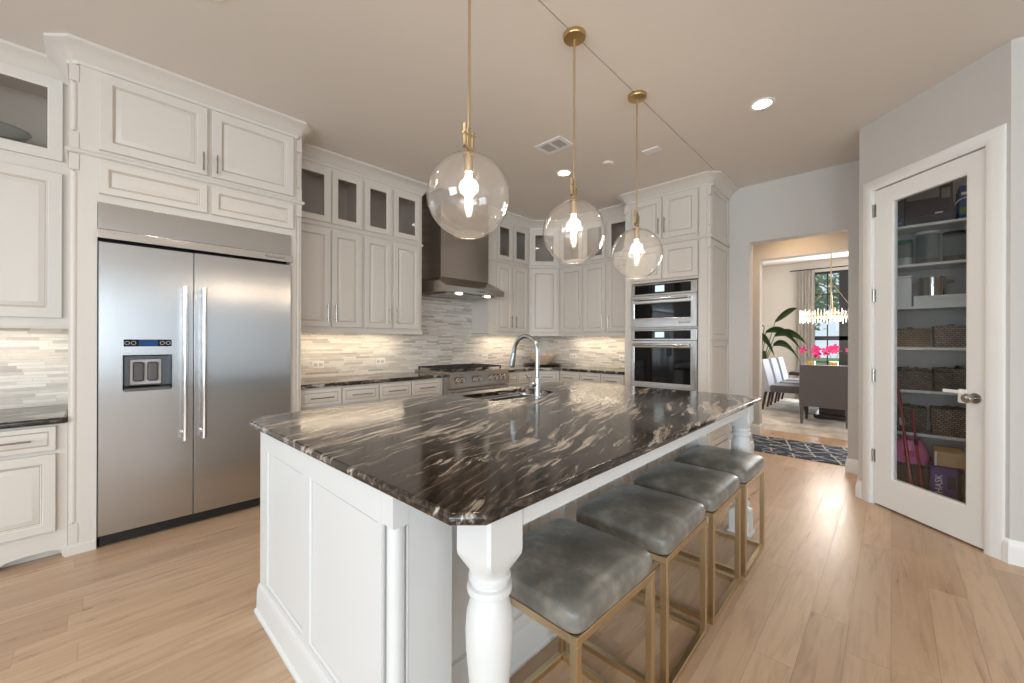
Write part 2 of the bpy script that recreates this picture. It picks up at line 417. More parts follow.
m = M['velvet'] = mat('grey_upholstery', srgb(94, 90, 94), 0.7); m.node_tree.nodes['Principled BSDF'].inputs['Sheen Weight'].default_value = 0.3
m = M['linen'] = mat('pale_upholstery', srgb(172, 177, 189), 0.8)
m = M['curtain'] = mat('cream_curtain', srgb(236, 230, 222), 0.9)
m = M['bowl'] = mat('shell_bowl', srgb(240, 212, 184), 0.3)

# ------------------------------------------------------------------ room shell
CZ = 3.08       # ceiling height
YL = 4.29       # left wall
XB = 5.19       # back wall
def slab(name, x0, y0, z0, x1, y1, z1, m): return struct(MB().box(x0, y0, z0, x1, y1, z1).build(name, m))
slab('floor', -5, -6, -0.1, 11.2, 4.4, 0, M['floor'])
RY = 1.345
struct(MB().box(-5.1, RY+0.003, CZ, 11.3, 4.4, CZ+0.1).box(-5.1, -6.1, CZ, 11.3, RY-0.003, CZ+0.1).box(-5.1, RY-0.03, CZ+0.012, 11.3, RY+0.03, CZ+0.09).build('ceiling', M['ceil']))
slab('wall_left', -5.1, YL, 0, 5.34, YL+0.12, CZ, M['wall'])
# back wall with the cased opening to the dining side
DY0, DY1, DZ = 0.318, 1.185, 2.43
struct(MB().box(XB, DY1, 0, XB+0.15, YL, CZ).box(XB, DY0, DZ, XB+0.15, DY1, CZ).box(XB, 0.12, 0, XB+0.15, DY0, CZ).build('wall_back', M['wall']))
# passage and dining room
IX = 6.40
struct(MB().box(IX, 1.335, 0, IX+0.15, 2.45, CZ).box(IX, -0.3, DZ, IX+0.15, 1.335, CZ).box(IX, -3.0, 0, IX+0.15, -0.3, CZ).build('wall_passage', M['wall']))
slab('wall_passage_left', XB+0.15, 1.9, 0, IX, 2.02, CZ, M['wall'])
slab('wall_passage_right', XB+0.15, -0.42, 0, IX, -0.3, CZ, M['wall'])
slab('wall_dining_left', IX+0.15, 2.45, 0, 11.2, 2.57, CZ, M['diningwall'])
slab('wall_dining_right', IX+0.15, -3.1, 0, 11.2, -3.0, CZ, M['diningwall'])
WY0, WY1, WZ0, WZ1 = -1.0, 1.30, 0.35, 2.84
struct(MB().box(11.1, WY1, 0, 11.2, 2.45, CZ).box(11.1, -3.0, 0, 11.2, WY0, CZ).box(11.1, WY0, 0, 11.2, WY1, WZ0).box(11.1, WY0, WZ1, 11.2, WY1, CZ).build('wall_dining_back', M['diningwall']))
# pantry: diagonal door wall in a local frame (x to the right seen from the room, -y into the room)
PO = Vector((4.347, 0.109, 0)); PRZ = -135
def pl2w(x, y): return (PO.x + x*-0.70711 + y*0.70711, PO.y + x*-0.70711 + y*-0.70711)
o = MB().box(-0.133, 0, 0, 0.0, 0.12, CZ).box(0.775, 0, 0, 0.868, 0.12, CZ).box(0.0, 0, 2.53, 0.775, 0.12, CZ).build('wall_pantry', M['wall'], loc=PO, rz=PRZ); struct(o)
c0 = pl2w(-0.133, 0); c1 = pl2w(0.868, 0)
struct(MB().box(c0[0], c0[1]-0.12, 0, XB, c0[1], CZ).build('wall_pantry_side', M['wall']))
slab('wall_right', c1[0], -6.0, 0, c1[0]+0.12, c1[1], CZ, M['wall'])
slab('wall_pantry_back', 5.06, -2.2, 0, 5.18, c0[1]-0.12, CZ, M['wall'])
slab('wall_pantry_end', c1[0]+0.12, -2.3, 0, 5.18, -2.2, CZ, M['wall'])
# great room behind the camera: two walls with window openings
def winwall(name, axis, pos, a0, a1, openings, z0=0.5, z1=2.6):
    mb = MB(); ys = [a0]
    for p, q in openings: ys += [p, q]
    ys.append(a1)
    def bx(p, q, zz0, zz1):
        if axis == 'y': mb.box(p, pos-0.12, zz0, q, pos, zz1)
        else: mb.box(pos-0.12, p, zz0, pos, q, zz1)
    for i in range(0, len(ys), 2): bx(ys[i], ys[i+1], 0, CZ)
    for p, q in openings: bx(p, q, 0, z0); bx(p, q, z1, CZ)
    return struct(mb.build(name, M['wall']))
winwall('wall_front', 'y', -6.0, -5.1, 3.82, [(-4.7, -2.9), (-2.7, -0.9), (0.3, 3.4)])
winwall('wall_rear', 'x', -5.0, -6.0, YL, [(-4.0, -1.8), (-0.6, 1.6)])
wn_ = 2
for x0, w_ in ((-4.7, 1.8), (-2.7, 1.8), (0.3, 3.1)):
    mb = MB()
    for a in (x0, x0+w_/2-0.03, x0+w_-0.06): mb.box(a, -6.08, 0.5, a+0.06, -6.02, 2.6)
    for z in (0.5, 1.8, 2.54): mb.box(x0, -6.08, z, x0+w_, -6.02, z+0.06)
    w = struct(mb.build('window_%d' % wn_, M['trim'])); wn_ += 1
for y0 in (-4.0, -0.6):
    mb = MB()
    for a in (y0, y0+1.07, y0+2.14): mb.box(-5.08, a, 0.5, -5.02, a+0.06, 2.6)
    for z in (0.5, 1.8, 2.54): mb.box(-5.08, y0, z, -5.02, y0+2.2, z+0.06)
    struct(mb.build('window_%d' % wn_, M['trim'])); wn_ += 1

# baseboards
BB = [(0, 0), (0.018, 0), (0.018, 0.09), (0.013, 0.11), (0.013, 0.118), (0.006, 0.135), (0, 0.14)]
struct(MB().sweep(BB, [(XB+0.15, DY0), (XB, DY0), (XB, c0[1]), c0, pl2w(-0.09, 0)], 1).build('baseboard_back', M['trim']))
struct(MB().sweep(BB, [(XB, 1.40), (XB, DY1), (XB+0.15, DY1)], 1).build('baseboard_doorway', M['trim']))
struct(MB().sweep(BB, [pl2w(0.846, 0), c1, (c1[0], -6.0)], 1).build('baseboard_right', M['trim']))
struct(MB().sweep(BB, [(IX, 1.9), (IX, 1.335), (IX+0.15, 1.335), (IX+0.15, 2.45), (11.1, 2.45), (11.1, -3.0)], 1).build('baseboard_dining', M['trim']))

# ------------------------------------------------------------------ pantry door and casing
CP = [(0.0, -0.0), (0.0, -0.020), (0.012, -0.026), (0.04, -0.024), (0.06, -0.018), (0.078, -0.016), (0.0895, -0.008), (0.0895, 0)]
mb = MB()      # casing with mitred corners: profile inset from the opening outward
xa, xb, zt = 0.0, 0.758, 2.512
rings = []
for (px_, pz, sx, sz) in ((xa, 0, -1, 0), (xa, zt, -1, 1), (xb, zt, 1, 1), (xb, 0, 1, 0)):
    rings.append([(px_ + sx*o_, y_, pz + sz*o_) for o_, y_ in CP])
mb.loops(rings)
mb.box(-0.0, -0.0, 0, 0.010, 0.12, zt).box(0.748+0.01, 0, 0, 0.775, 0.12, zt).box(0.0, 0, zt-0.0, 0.775, 0.12, zt+0.018)
struct(mb.build('trim_1', M['trim'], loc=PO, rz=PRZ))
dr = struct(MB().panel(0.014, 0.755, 0.012, 2.505, [(0, 0.04), (0, 0.0), (0, 0.0)]).build('door_1', M['trim'])) if False else None
def frame_mb(x0, x1, z0, z1, gx0, gx1, gz0, gz1, y0, y1):
    mb = MB()
    O = [(x0, z0), (x1, z0), (x1, z1), (x0, z1)]; I = [(gx0, gz0), (gx1, gz0), (gx1, gz1), (gx0, gz1)]
    b = 0.010
    I2 = [(gx0-b, gz0-b), (gx1+b, gz0-b), (gx1+b, gz1+b), (gx0-b, gz1+b)]
    rs = [[(x, y1, z) for x, z in I], [(x, y1, z) for x, z in O], [(x, y0, z) for x, z in O], [(x, y0, z) for x, z in I2], [(x, y0+0.006, z) for x, z in I]]
    rs.append(rs[0])
    L = [[mb.bm.verts.new(p) for p in r] for r in rs[:5]]; L.append(L[0])
    for k in range(5):
        for i in range(4): mb.bm.faces.new((L[k][i], L[k][(i+1) % 4], L[k+1][(i+1) % 4], L[k+1][i]))
    return mb
GX0, GX1, GZ0, GZ1 = 0.158, 0.643, 0.247, 2.380
door = struct(frame_mb(0.016, 0.755, 0.014, 2.505, GX0, GX1, GZ0, GZ1, -0.004, 0.036).build('door_1', M['trim'], loc=PO, rz=PRZ))
MB().box(GX0-0.005, 0.014, GZ0-0.005, GX1+0.005, 0.020, GZ1+0.005).build('glass_pane', M['pantryglass'], door)
for z in (2.30, 1.62, 0.98, 0.34):
    MB().tube([(0.008, -0.010, z), (0.008, -0.010, z+0.10)], 0.007, 10).box(0.008, -0.008, z, 0.026, -0.0045, z+0.10).build('hinge', M['nickel'], door)
kn = MB(); kn.lathe([(0.0, 0), (0.033, 0), (0.033, 0.006), (0.013, 0.010), (0.012, 0.030), (0.022, 0.036), (0.029, 0.048), (0.030, 0.058), (0.024, 0.070), (0.010, 0.077), (0.0, 0.078)], seg=28)
kn.xf(Matrix.Translation((0.700, -0.004, 0.945)) @ Matrix.Rotation(R(90), 4, 'X')); kn.build('door_knob', M['nickel'], door)
lk = MB().box(0.612, -0.022, 0.905, 0.660, -0.0045, 0.995, bev=0.008).box(0.530, -0.030, 0.965, 0.640, -0.018, 0.987, bev=0.005).tube([(0.66, -0.014, 0.945), (0.672, -0.014, 0.945)], 0.018, 12)
tag(lk.build('safety_lock', M['plastic'], loc=PO, rz=PRZ), 'white plastic child safety lever lock fixed beside the pantry door knob', 'lock')

# pantry shelves and contents (shelves run along y on the far pantry wall)
SX = 4.76; SZ = [2.285, 1.955, 1.60, 1.255, 0.895, 0.535]
SN = ['highest', 'second from the top', 'third from the top', 'fourth from the top', 'fifth from the top', 'lowest']
for z, nme in zip(SZ, SN):
    sh = MB().box(SX, -1.9, z-0.022, 5.055, c0[1]-0.125, z, bev=0.002)
    tag(sh.build('pantry_shelf', M['trim']), 'white pantry shelf board behind the glass door, %s' % nme, 'shelf', 'shelves inside the pantry')
def carton(name, x, y0, y1, z0, z1, m, label, cat='box', extra=None):
    """carton with its front face at x facing -x"""
    o = thing(name, label, cat, (x, y1, z0), -90)
    w = y1 - y0; h = z1 - z0
    MB().box(0, 0, 0, w, 0.24, h, bev=0.003).build('carton_body', m, o)
    if extra: extra(o, w, h)
    return o
def ex1(o, w, h):
    MB().box(0.01, -0.0015, h*0.52, w-0.075, -0.0004, h*0.80).build('printed_panel', M['grid'], o)
    mb = MB()
    for k in range(2): mb.box(w-0.062, -0.0015, h*(0.48+0.27*k), w-0.014, -0.0004, h*(0.68+0.27*k))
    mb.build('side_print', M['grid'], o)
    MB().box(w-0.10, -0.0015, h*0.18, w-0.055, -0.0004, h*0.21).build('logo_bar', M['plastic'], o)
carton('storage_carton', SX+0.02, -0.352, -0.075, SZ[0], 2.68, M['purpled'], 'tall dark printed carton standing on the highest pantry shelf', extra=ex1)
def ex2(o, w, h):
    MB().box(0.012, -0.0015, h*0.72, w-0.012, -0.0004, h*0.80).build('title_bar', M['plastic'], o)
    MB().tube([(0.03+0.05*math.cos(a/8*math.pi), -0.001, h*0.52+0.03*math.sin(a/8*math.pi*1.2)) for a in range(9)], 0.004, 6).build('swoosh', M['plastic'], o)
    MB().box(0.006, -0.0015, h*0.12, w-0.006, -0.0004, h*0.34).build('picture_band', M['green'], o)
carton('snack_box', SX+0.02, -0.500, -0.385, SZ[0], 2.545, M['bluebox'], 'blue food box with green picture band, right of the dark carton on highest shelf', extra=ex2)
def ex3(o, w, h): MB().box(0.005, -0.0015, h*0.3, w-0.005, -0.0004, h*0.5).build('printed_band', M['grid'], o)
carton('tissue_box', SX+0.02, -0.062, 0.008, SZ[0], SZ[0]+0.075, M['bluebox'], 'low blue box at the left end of the highest pantry shelf', extra=ex3)
def canister(x, y, z, r, h, label, lid, fill=None):
    o = thing('canister', label, 'canister', (x, y, z), 0, 'canisters in the pantry')
    MB().lathe([(0, 0), (r, 0), (r, h-0.03), (r*0.93, h-0.02)], seg=24, cap0=False).build('jar_body', M['jar'], o)
    MB().lathe([(0, h-0.022), (r*1.02, h-0.022), (r*1.02, h), (0, h+0.001)], seg=24).build('lid', lid, o)
    if fill: MB().lathe([(0, 0.004), (r*0.94, 0.004), (r*0.94, h*fill[0]), (0, h*fill[0]+0.004)], seg=20).build('contents', fill[1], o)
canister(SX+0.09, -0.075, SZ[1], 0.052, 0.22, 'clear canister with teal band, left on the second pantry shelf', M['teal'], (0.3, M['plastic']))
canister(SX+0.10, -0.215, SZ[1], 0.072, 0.27, 'large clear canister with white lid in middle of second pantry shelf', M['plastic'], (0.15, M['food']))
canister(SX+0.10, -0.365, SZ[1], 0.066, 0.245, 'clear canister with black lid, right on the second pantry shelf', M['black'], (0.2, M['food']))
o = thing('food_container', 'plain white upright food container on the third pantry shelf', 'container', (SX+0.07, -0.075, SZ[2]))
MB().box(-0.05, -0.045, 0, 0.05, 0.045, 0.245, bev=0.008).build('container_body', M['plastic'], o)
MB().box(-0.052, -0.047, 0.245, 0.052, 0.047, 0.262, bev=0.004).build('lid', M['plastic'], o)
o = thing('cooking_pot', 'shiny steel pot behind the white tray on third pantry shelf', 'pot', (SX+0.196, -0.25, SZ[2]))
MB().lathe([(0, 0), (0.088, 0), (0.09, 0.01), (0.09, 0.245), (0.094, 0.25), (0.086, 0.25), (0.086, 0.02), (0, 0.015)], seg=28).build('pot_body', M['chrome'], o)
for s_ in (-1, 1): MB().tube([(0, s_*0.088, 0.20), (0, s_*0.125, 0.205), (0.05*0, s_*0.088, 0.225)], 0.005, 8).build('handle', M['chrome'], o)
o = thing('storage_tray', 'long low white tray at the front of third pantry shelf', 'tray', (SX+0.005, -0.13, SZ[2]), -90)
mb = MB(); w_ = 0.33
mb.box(0, 0, 0, w_, 0.006, 0.085, bev=0.002).box(0, 0.006, 0, w_, 0.09, 0.005).box(0, 0.006, 0, 0.006, 0.09, 0.085).box(w_-0.006, 0.006, 0, w_, 0.09, 0.085).box(0.006, 0.085, 0.005, w_-0.006, 0.09, 0.085)
mb.build('tray_body', M['plastic'], o); MB().tube([(0.12, -0.001, 0.05), (0.12, -0.012, 0.05), (0.20, -0.012, 0.05), (0.20, -0.001, 0.05)], 0.003, 6).build('pull', M['lgrey'], o)
o = thing('spice_bottle', 'dark bottle at right end of third pantry shelf', 'bottle', (SX+0.12, -0.50, SZ[2]))
MB().lathe([(0, 0), (0.03, 0), (0.031, 0.14), (0.012, 0.18), (0.012, 0.21), (0, 0.21)], seg=18).build('bottle_body', M['blackglass'], o)
MB().lathe([(0, 0.211), (0.014, 0.211), (0.014, 0.235), (0, 0.235)], seg=14).build('cap', M['black'], o)
def basket(y0, y1, z, h, m, label, fill):
    o = thing('wicker_basket', label, 'basket', (SX+0.012, y1, z), -90, 'wicker baskets in the pantry')
    w = y1 - y0
    mb = MB(); i = 0.010
    def rr(ins, zz): return [(ins, ins, zz), (w-ins, ins, zz), (w-ins, 0.26-ins, zz), (ins, 0.26-ins, zz)]
    mb.loops([rr(0.008, 0), rr(0, h), rr(0.014, h), rr(0.018, 0.012)], 0)
    mb.build('basket_body', m, o)
    MB().tube([(0.007, 0.007, h), (w-0.007, 0.007, h), (w-0.007, 0.253, h), (0.007, 0.253, h), (0.007, 0.007, h)], 0.008, 8).build('rim', m, o)
    if fill is not None:
        rnd = random.Random(int(z*100) + int(y0*100))
        mb = MB()
        hh = [[rnd.uniform(0.0, 0.055) for _ in range(9)] for _ in range(6)]
        mb.grid(lambda u, v: (0.022 + u*(w-0.044), 0.022 + v*0.215, h - 0.02 + hh[min(5, int(v*5))][min(8, int(u*8))] * math.sin(math.pi*min(1, max(0, u*0.9+0.05)))), 8, 5)
        ob = mb.build('bagged_contents', fill, o, smooth=80)
basket(-0.235, -0.012, SZ[3], 0.15, M['wickery'], 'honey coloured wicker basket, left on the fourth pantry shelf', M['bag'])
basket(-0.490, -0.250, SZ[3], 0.17, M['wicker'], 'brown wicker basket, right on the fourth pantry shelf', M['bag'])
basket(-0.235, -0.012, SZ[4], 0.17, M['wickerd'], 'dark wicker basket heaped with bags, left on the fifth pantry shelf', M['bag'])
basket(-0.490, -0.250, SZ[4], 0.18, M['wickerd'], 'dark wicker basket, right on the fifth pantry shelf', M['food'])
basket(-0.215, -0.012, SZ[5], 0.20, M['wickerd'], 'dark wicker basket with green packet, left on the lowest pantry shelf', M['green'])
basket(-0.490, -0.235, SZ[5], 0.21, M['wicker'], 'brown wicker basket with paper tag, right on the lowest pantry shelf', M['food'])
# floor of the pantry
tr = thing('storage_chest', 'low dark wooden chest on the pantry floor under the shelves', 'chest', (4.675, 0.02, 0), -90)
MB().box(0, 0, 0, 0.42, 0.37, 0.27, bev=0.006).build('chest_body', M['darkwood'], tr)
MB().box(-0.004, -0.006, 0.272, 0.424, 0.374, 0.302, bev=0.005).build('lid', M['darkwood'], tr)
pb = thing('shopping_bag', 'bright pink plastic bag slumped on the dark chest in the pantry', 'bag', (4.70, -0.100, 0.303), -90)
mb = MB()
rnd = random.Random(3)
rg = []
for k, (s_, z) in enumerate([(1.0, 0), (1.08, 0.06), (0.98, 0.10), (0.80, 0.145), (0.55, 0.185)]):
    rg.append([((0.115*s_)*math.cos(a)*(1+rnd.uniform(-.08, .08)) + 0.0, (0.075*s_)*math.sin(a), z + rnd.uniform(-.006, .006)*(k > 0)) for a in [2*math.pi*i/16 for i in range(16)]])
mb.loops(rg); mb.build('bag_body', M['pink'], pb, smooth=60)
MB().tube([(-0.04, 0, 0.180), (-0.05, 0, 0.205), (0.0, 0, 0.215), (0.03, 0, 0.180)], 0.006, 8).build('handle', M['pink'], pb)
MB().box(-0.03, -0.086, 0.06, 0.035, -0.081, 0.11, bev=0.002).build('printed_mark', M['pinkd'], pb)
def pole(name, label, a, b, m, r, grip):
    o = thing(name, label, 'broom' if name == 'broom' else 'pole', a)
    v = Vector(b) - Vector(a)
    MB().tube([(0, 0, 0.10 if name == 'broom' else 0), v], r, 10).build('pole', m, o)
    MB().tube([v*0.62, v*0.68], r*1.5, 10).build('grip', grip, o)
    if name == 'broom':
        mb = MB(); mb.loops([[(-0.05, -0.02, 0.0), (0.05, -0.02, 0), (0.05, 0.02, 0), (-0.05, 0.02, 0)], [(-0.03, -0.015, 0.12), (0.03, -0.015, 0.12), (0.03, 0.015, 0.12), (-0.03, 0.015, 0.12)]]); mb.build('bristles', M['grey'], o)
    return o
pole('broom', 'red handled broom leaning against the pantry shelves', (4.52, -0.12, 0.0), (4.73, -0.030, 0.98), M['red'], 0.011, M['plastic'])
pole('mop_pole', 'thin dark red pole beside the red handled broom', (4.47, -0.19, 0.0), (4.735, -0.12, 0.74), M['red'], 0.008, M['black'])
pole('curtain_pole', 'slim white pole leaning at the left edge of the pantry door glass', (4.40, -0.045, 0.0), (4.70, 0.035, 0.80), M['lgrey'], 0.008, M['lgrey'])
def exp_(o, w, h):
    text('HASK', 0.056, M['plastic'], 'lettering', o, Matrix.Translation((0.045, -0.0012, h*0.66)) @ FRONT @ Matrix.Rotation(R(90), 4, 'Z'))
    MB().box(0.088, -0.0015, h*0.58, w-0.01, -0.0004, h*0.86).build('picture_panel', M['black'], o)
carton('laundry_box', 4.42, -0.355, -0.215, 0.0, 0.345, M['purple'], 'purple carton with white upright lettering on the pantry floor', extra=exp_)
carton('basket_box', 4.50, -0.40, -0.240, 0.348, 0.455, M['tan'], 'tan patterned box resting on top of the purple carton', extra=lambda o, w, h: MB().box(0.0, -0.0015, 0, 0.012, -0.0004, h).build('white_edge', M['plastic'], o))
# ------------------------------------------------------------------ cabinet kit
G2 = [0, 1]
def door_raised(x0, x1, z0, z1, parent, name='door', st=0.055, paint='cab', glaze='glaze', y=0.0, pull=None, pl=0.13):
    mb = MB()
    y1 = y - 0.002; y0 = y - 0.022
    prof = [(0, y1), (0, y0+0.003), (0.003, y0), (st-0.006, y0), (st-0.002, y0+0.004), (st+0.002, y0+0.005), (st+0.006, y0+0.011), (st+0.010, y0+0.011), (st+0.034, y0+0.003), (st+0.036, y0+0.002)]
    w = min(x1-x0, z1-z0)
    if w < 2*(st+0.045):      # slim drawer front
        st = max(0.022, w*0.22)
        prof = [(0, y1), (0, y0+0.003), (0.003, y0), (st-0.004, y0), (st, y0+0.005), (st+0.004, y0+0.005), (st+0.012, y0+0.001)]
        mats = [0, 0, 0, 1, 1, 0, 0]
    else:
        mats = [0, 0, 0, 0, 1, 0, 1, 0, 0, 0]
    mb.panel(x0, x1, z0, z1, prof, 0, mats[:len(prof)-1] + [0])
    d = mb.build(name, [M[paint], M[glaze]], parent)
    if pull: bar_pull(d, pull[0], pull[1], y0, pull[2], pl)
    return d
def bar_pull(parent, x, z, y, vertical, L=0.13):
    mb = MB(); r = 0.005; yy = y - 0.030
    if vertical:
        mb.tube([(x, yy, z-L/2), (x, yy, z+L/2)], r, 8)
        for s in (-1, 1): mb.tube([(x, y+0.0005, z+s*L*0.36), (x, yy, z+s*L*0.36)], 0.004, 8)
    else:
        mb.tube([(x-L/2, yy, z), (x+L/2, yy, z)], r, 8)
        for s in (-1, 1): mb.tube([(x+s*L*0.36, y+0.0005, z), (x+s*L*0.36, yy, z)], 0.004, 8)
    mb.build('bar_pull', M['nickel'], parent)
def door_glass(x0, x1, z0, z1, parent, st=0.058, y=0.0):
    mb = frame_mb(x0, x1, z0, z1, x0+st, x1-st, z0+st, z1-st, y-0.022, y-0.002)
    d = mb.build('glass_door', M['cab'], parent)
    MB().box(x0+st-0.004, y-0.012, z0+st-0.004, x1-st+0.004, y-0.008, z1-st+0.004).build('glass_pane', M['cabglass'], d)
    return d
def hollow(mb, x0, x1, y0, y1, z0, z1, t_=0.018, shelf=None):
    mb.box(x0, y0, z0, x0+t_, y1, z1).box(x1-t_, y0, z0, x1, y1, z1)
    mb.box(x0+t_, y0, z0, x1-t_, y1, z0+t_).box(x0+t_, y0, z1-t_, x1-t_, y1, z1).box(x0+t_, y1-t_, z0+t_, x1-t_, y1, z1-t_)
def face_frame(mb, x0, x1, z0, z1, holes, y=0.0):
    """flat frame in front of the carcass pierced by the given rectangles, bars 18 mm deep"""
    xs = sorted({x0, x1} | {h[0] for h in holes} | {h[1] for h in holes}); zs = sorted({z0, z1} | {h[2] for h in holes} | {h[3] for h in holes})
    for a, b in zip(xs, xs[1:]):
        for c, d in zip(zs, zs[1:]):
            cx, cz = (a+b)/2, (c+d)/2
            if not any(h[0] < cx < h[1] and h[2] < cz < h[3] for h in holes): mb.box(a, y, c, b, y+0.018, d)
UZ0, UZM, UZ1 = 1.40, 2.42, 2.99
def wall_cabinet(x0, x1, D, doors, label, loc, rz, pulls, gl=True, xr=None):
    """upper cabinet: raised doors below, glass doors above; doors = [(x0, x1)]"""
    o = thing('wall_cabinet', label, 'cabinet', loc, rz, 'upper wall cabinets')
    mb = MB()
    mb.box(x0, 0.018, UZ0, x1, D, 2.385)
    hollow(mb, x0, x1, 0.018, D, 2.385, UZ1)
    holes = [(a+0.04, b-0.04, 2.46, 2.91) for a, b in doors]
    face_frame(mb, x0, x1, UZ0-0.01, UZ1, holes)
    mb.build('carcass', M['cab'], o)
    for (a, b), p in zip(doors, pulls):
        door_raised(a, b, 1.425, 2.355, o, pull=((b-0.03) if p == 'R' else (a+0.03), 1.56, True) if p else None, pl=0.17)
        door_glass(a, b, 2.425, 2.93, o)
    return o
# crown moulding that climbs to the ceiling
CR = [(0, 2.965), (0.008, 2.965), (0.012, 2.975), (0.012, 2.985), (0.022, 2.995), (0.040, 3.020), (0.068, 3.045), (0.092, 3.056), (0.100, 3.064), (0.100, 3.0795), (0, 3.0795)]
RAIL = [(0, 0), (0.012, 0), (0.012, 0.008), (0.006, 0.014), (0.006, 0.024), (0, 0.024)]

# ------------------------------------------------------------------ upper run on the left wall (faces -y)
UY = 3.94
UD = YL - UY - 0.002
wall_cabinet(0, 0.70, UD, [(0.035, 0.365), (0.382, 0.683)], 'upper cabinet pair of doors right beside the refrigerator enclosure', (1.222, UY, 0), 0, ['R', 'L'])
wall_cabinet(0, 0.706, UD, [(0.012, 0.312), (0.342, 0.668)], 'upper cabinet pair of doors left of the range hood', (1.924, UY, 0), 0, ['R', 'L'])
wall_cabinet(0, 0.835, UD, [(0.145, 0.448), (0.478, 0.782)], 'narrow two door upper cabinet right of the range hood', (3.685, UY, 0), 0, ['R', 'L'])
# diagonal corner cabinet (faces the room at 45 degrees)
dx0, dy0 = 4.522, UY; dx1, dy1 = 4.838, UY-0.316; DW = math.hypot(dx1-dx0, dy1-dy0)
o = thing('corner_cabinet', 'diagonal upper corner cabinet with one door below one glass door', 'cabinet', (dx0, dy0, 0), -45, 'upper wall cabinets')
mb = MB(); face_frame(mb, 0, DW, UZ0-0.01, UZ1, [(0.06, DW-0.06, 2.46, 2.91)])
mb.box(0.02, 0.018, UZ0, DW-0.02, 0.30, 2.385); mb.box(0.02, 0.28, 2.385, DW-0.02, 0.30, UZ1)
mb.build('carcass', M['cab'], o)
door_raised(0.03, DW-0.03, 1.425, 2.355, o, pull=None); door_glass(0.03, DW-0.03, 2.425, 2.93, o)
# back wall uppers (face -x)
UX = 4.84
wall_cabinet(0, 0.425, XB-UX-0.002, [(0.03, 0.412)], 'single door upper cabinet right of the diagonal corner cabinet', (UX, 3.622, 0), -90, ['R'])
wall_cabinet(0, 0.788, XB-UX-0.002, [(0.008, 0.362), (0.392, 0.772)], 'double door upper cabinet left of the double oven tower', (UX, 3.195, 0), -90, ['R', 'L'])
struct(MB().sweep(CR, [(1.218, UY), (2.63, UY), (2.63, YL)], 1).build('trim_2', M['cab']))
struct(MB().sweep(CR, [(3.685, YL), (3.685, UY), (dx0, dy0), (dx1, dy1), (UX, 2.404)], 1).build('trim_3', M['cab']))
struct(MB().sweep([(a, z+1.366) for a, z in RAIL], [(1.224, UY), (2.63, UY), (2.63, YL)], 1).build('trim_4', M['cab']))
struct(MB().sweep([(a, z+1.366) for a, z in RAIL], [(3.685, YL), (3.685, UY), (dx0, dy0), (dx1, dy1), (UX, 2.404)], 1).build('trim_5', M['cab']))
struct(MB().sweep([(0, 2.378), (0.006, 2.378), (0.014, 2.386), (0.014, 2.398), (0.006, 2.404), (0, 2.404)], [(1.224, UY), (2.63, UY), (2.63, YL)], 1).build('trim_6', M['cab']))
struct(MB().sweep([(0, 2.378), (0.006, 2.378), (0.014, 2.386), (0.014, 2.398), (0.006, 2.404), (0, 2.404)], [(3.685, YL), (3.685, UY), (dx0, dy0), (dx1, dy1), (UX, 2.404)], 1).build('trim_7', M['cab']))
# upper cabinet left of the refrigerator
o = thing('wall_cabinet', 'large upper cabinet at the left edge, left of the refrigerator enclosure', 'cabinet', (-1.50, UY, 0), 0, 'upper wall cabinets')
mb = MB(); mb.box(0, 0.018, UZ0, 1.405, UD, 2.49); hollow(mb, 0, 1.405, 0.018, UD, 2.49, UZ1)
face_frame(mb, 0, 1.405, UZ0-0.01, UZ1, [(0.06, 0.66, 2.51, 2.93), (0.77, 1.33, 2.51, 2.93)]); mb.build('carcass', M['cab'], o)
for a, b in ((0.02, 0.70), (0.72, 1.372)):
    door_raised(a, b, 1.435, 2.375, o, st=0.065); door_glass(a, b, 2.455, 2.975, o, st=0.065)
struct(MB().sweep(CR, [(-1.5, UY), (-0.095, UY)], 1).build('trim_8', M['cab']))
struct(MB().sweep([(a, z+1.366) for a, z in RAIL], [(-1.5, UY), (-0.095, UY)], 1).build('trim_9', M['cab']))
# glassware in that cabinet
o = thing('serving_bowl', 'glass serving bowl inside the glass door cabinet at far left', 'bowl', (-0.42, UY+0.17, 2.509))
MB().lathe([(0, 0), (0.06, 0), (0.065, 0.012), (0.11, 0.06), (0.15, 0.12), (0.145, 0.12), (0.10, 0.06), (0.05, 0.02), (0, 0.018)], seg=28).build('bowl_body', M['jar'], o)
MB().lathe([(0.146, 0.118), (0.152, 0.121), (0.146, 0.124)], seg=28).build('rim', M['nickel'], o)
o = thing('stacked_plates', 'silver edged glass platter beside the serving bowl at far left', 'plate', (-0.22, UY+0.13, 2.509))
MB().lathe([(0, 0), (0.05, 0), (0.08, 0.02), (0.088, 0.03), (0.07, 0.026), (0, 0.012)], seg=28).build('plate_body', M['chrome'], o)
MB().lathe([(0.083, 0.028), (0.090, 0.031), (0.083, 0.034)], seg=28).build('rim', M['nickel'], o)
o = thing('glass_cloche', 'low dark glass dome at the left edge of the far left cabinet', 'dish', (-0.72, UY+0.16, 2.509))
MB().lathe([(0.11, 0), (0.115, 0.02), (0.10, 0.08), (0.06, 0.125), (0.012, 0.14), (0.0, 0.14)], seg=28).build('dome', M['jar'], o)
MB().lathe([(0, 0.141), (0.010, 0.141), (0.013, 0.155), (0.008, 0.168), (0, 0.168)], seg=14).build('knob', M['nickel'], o)

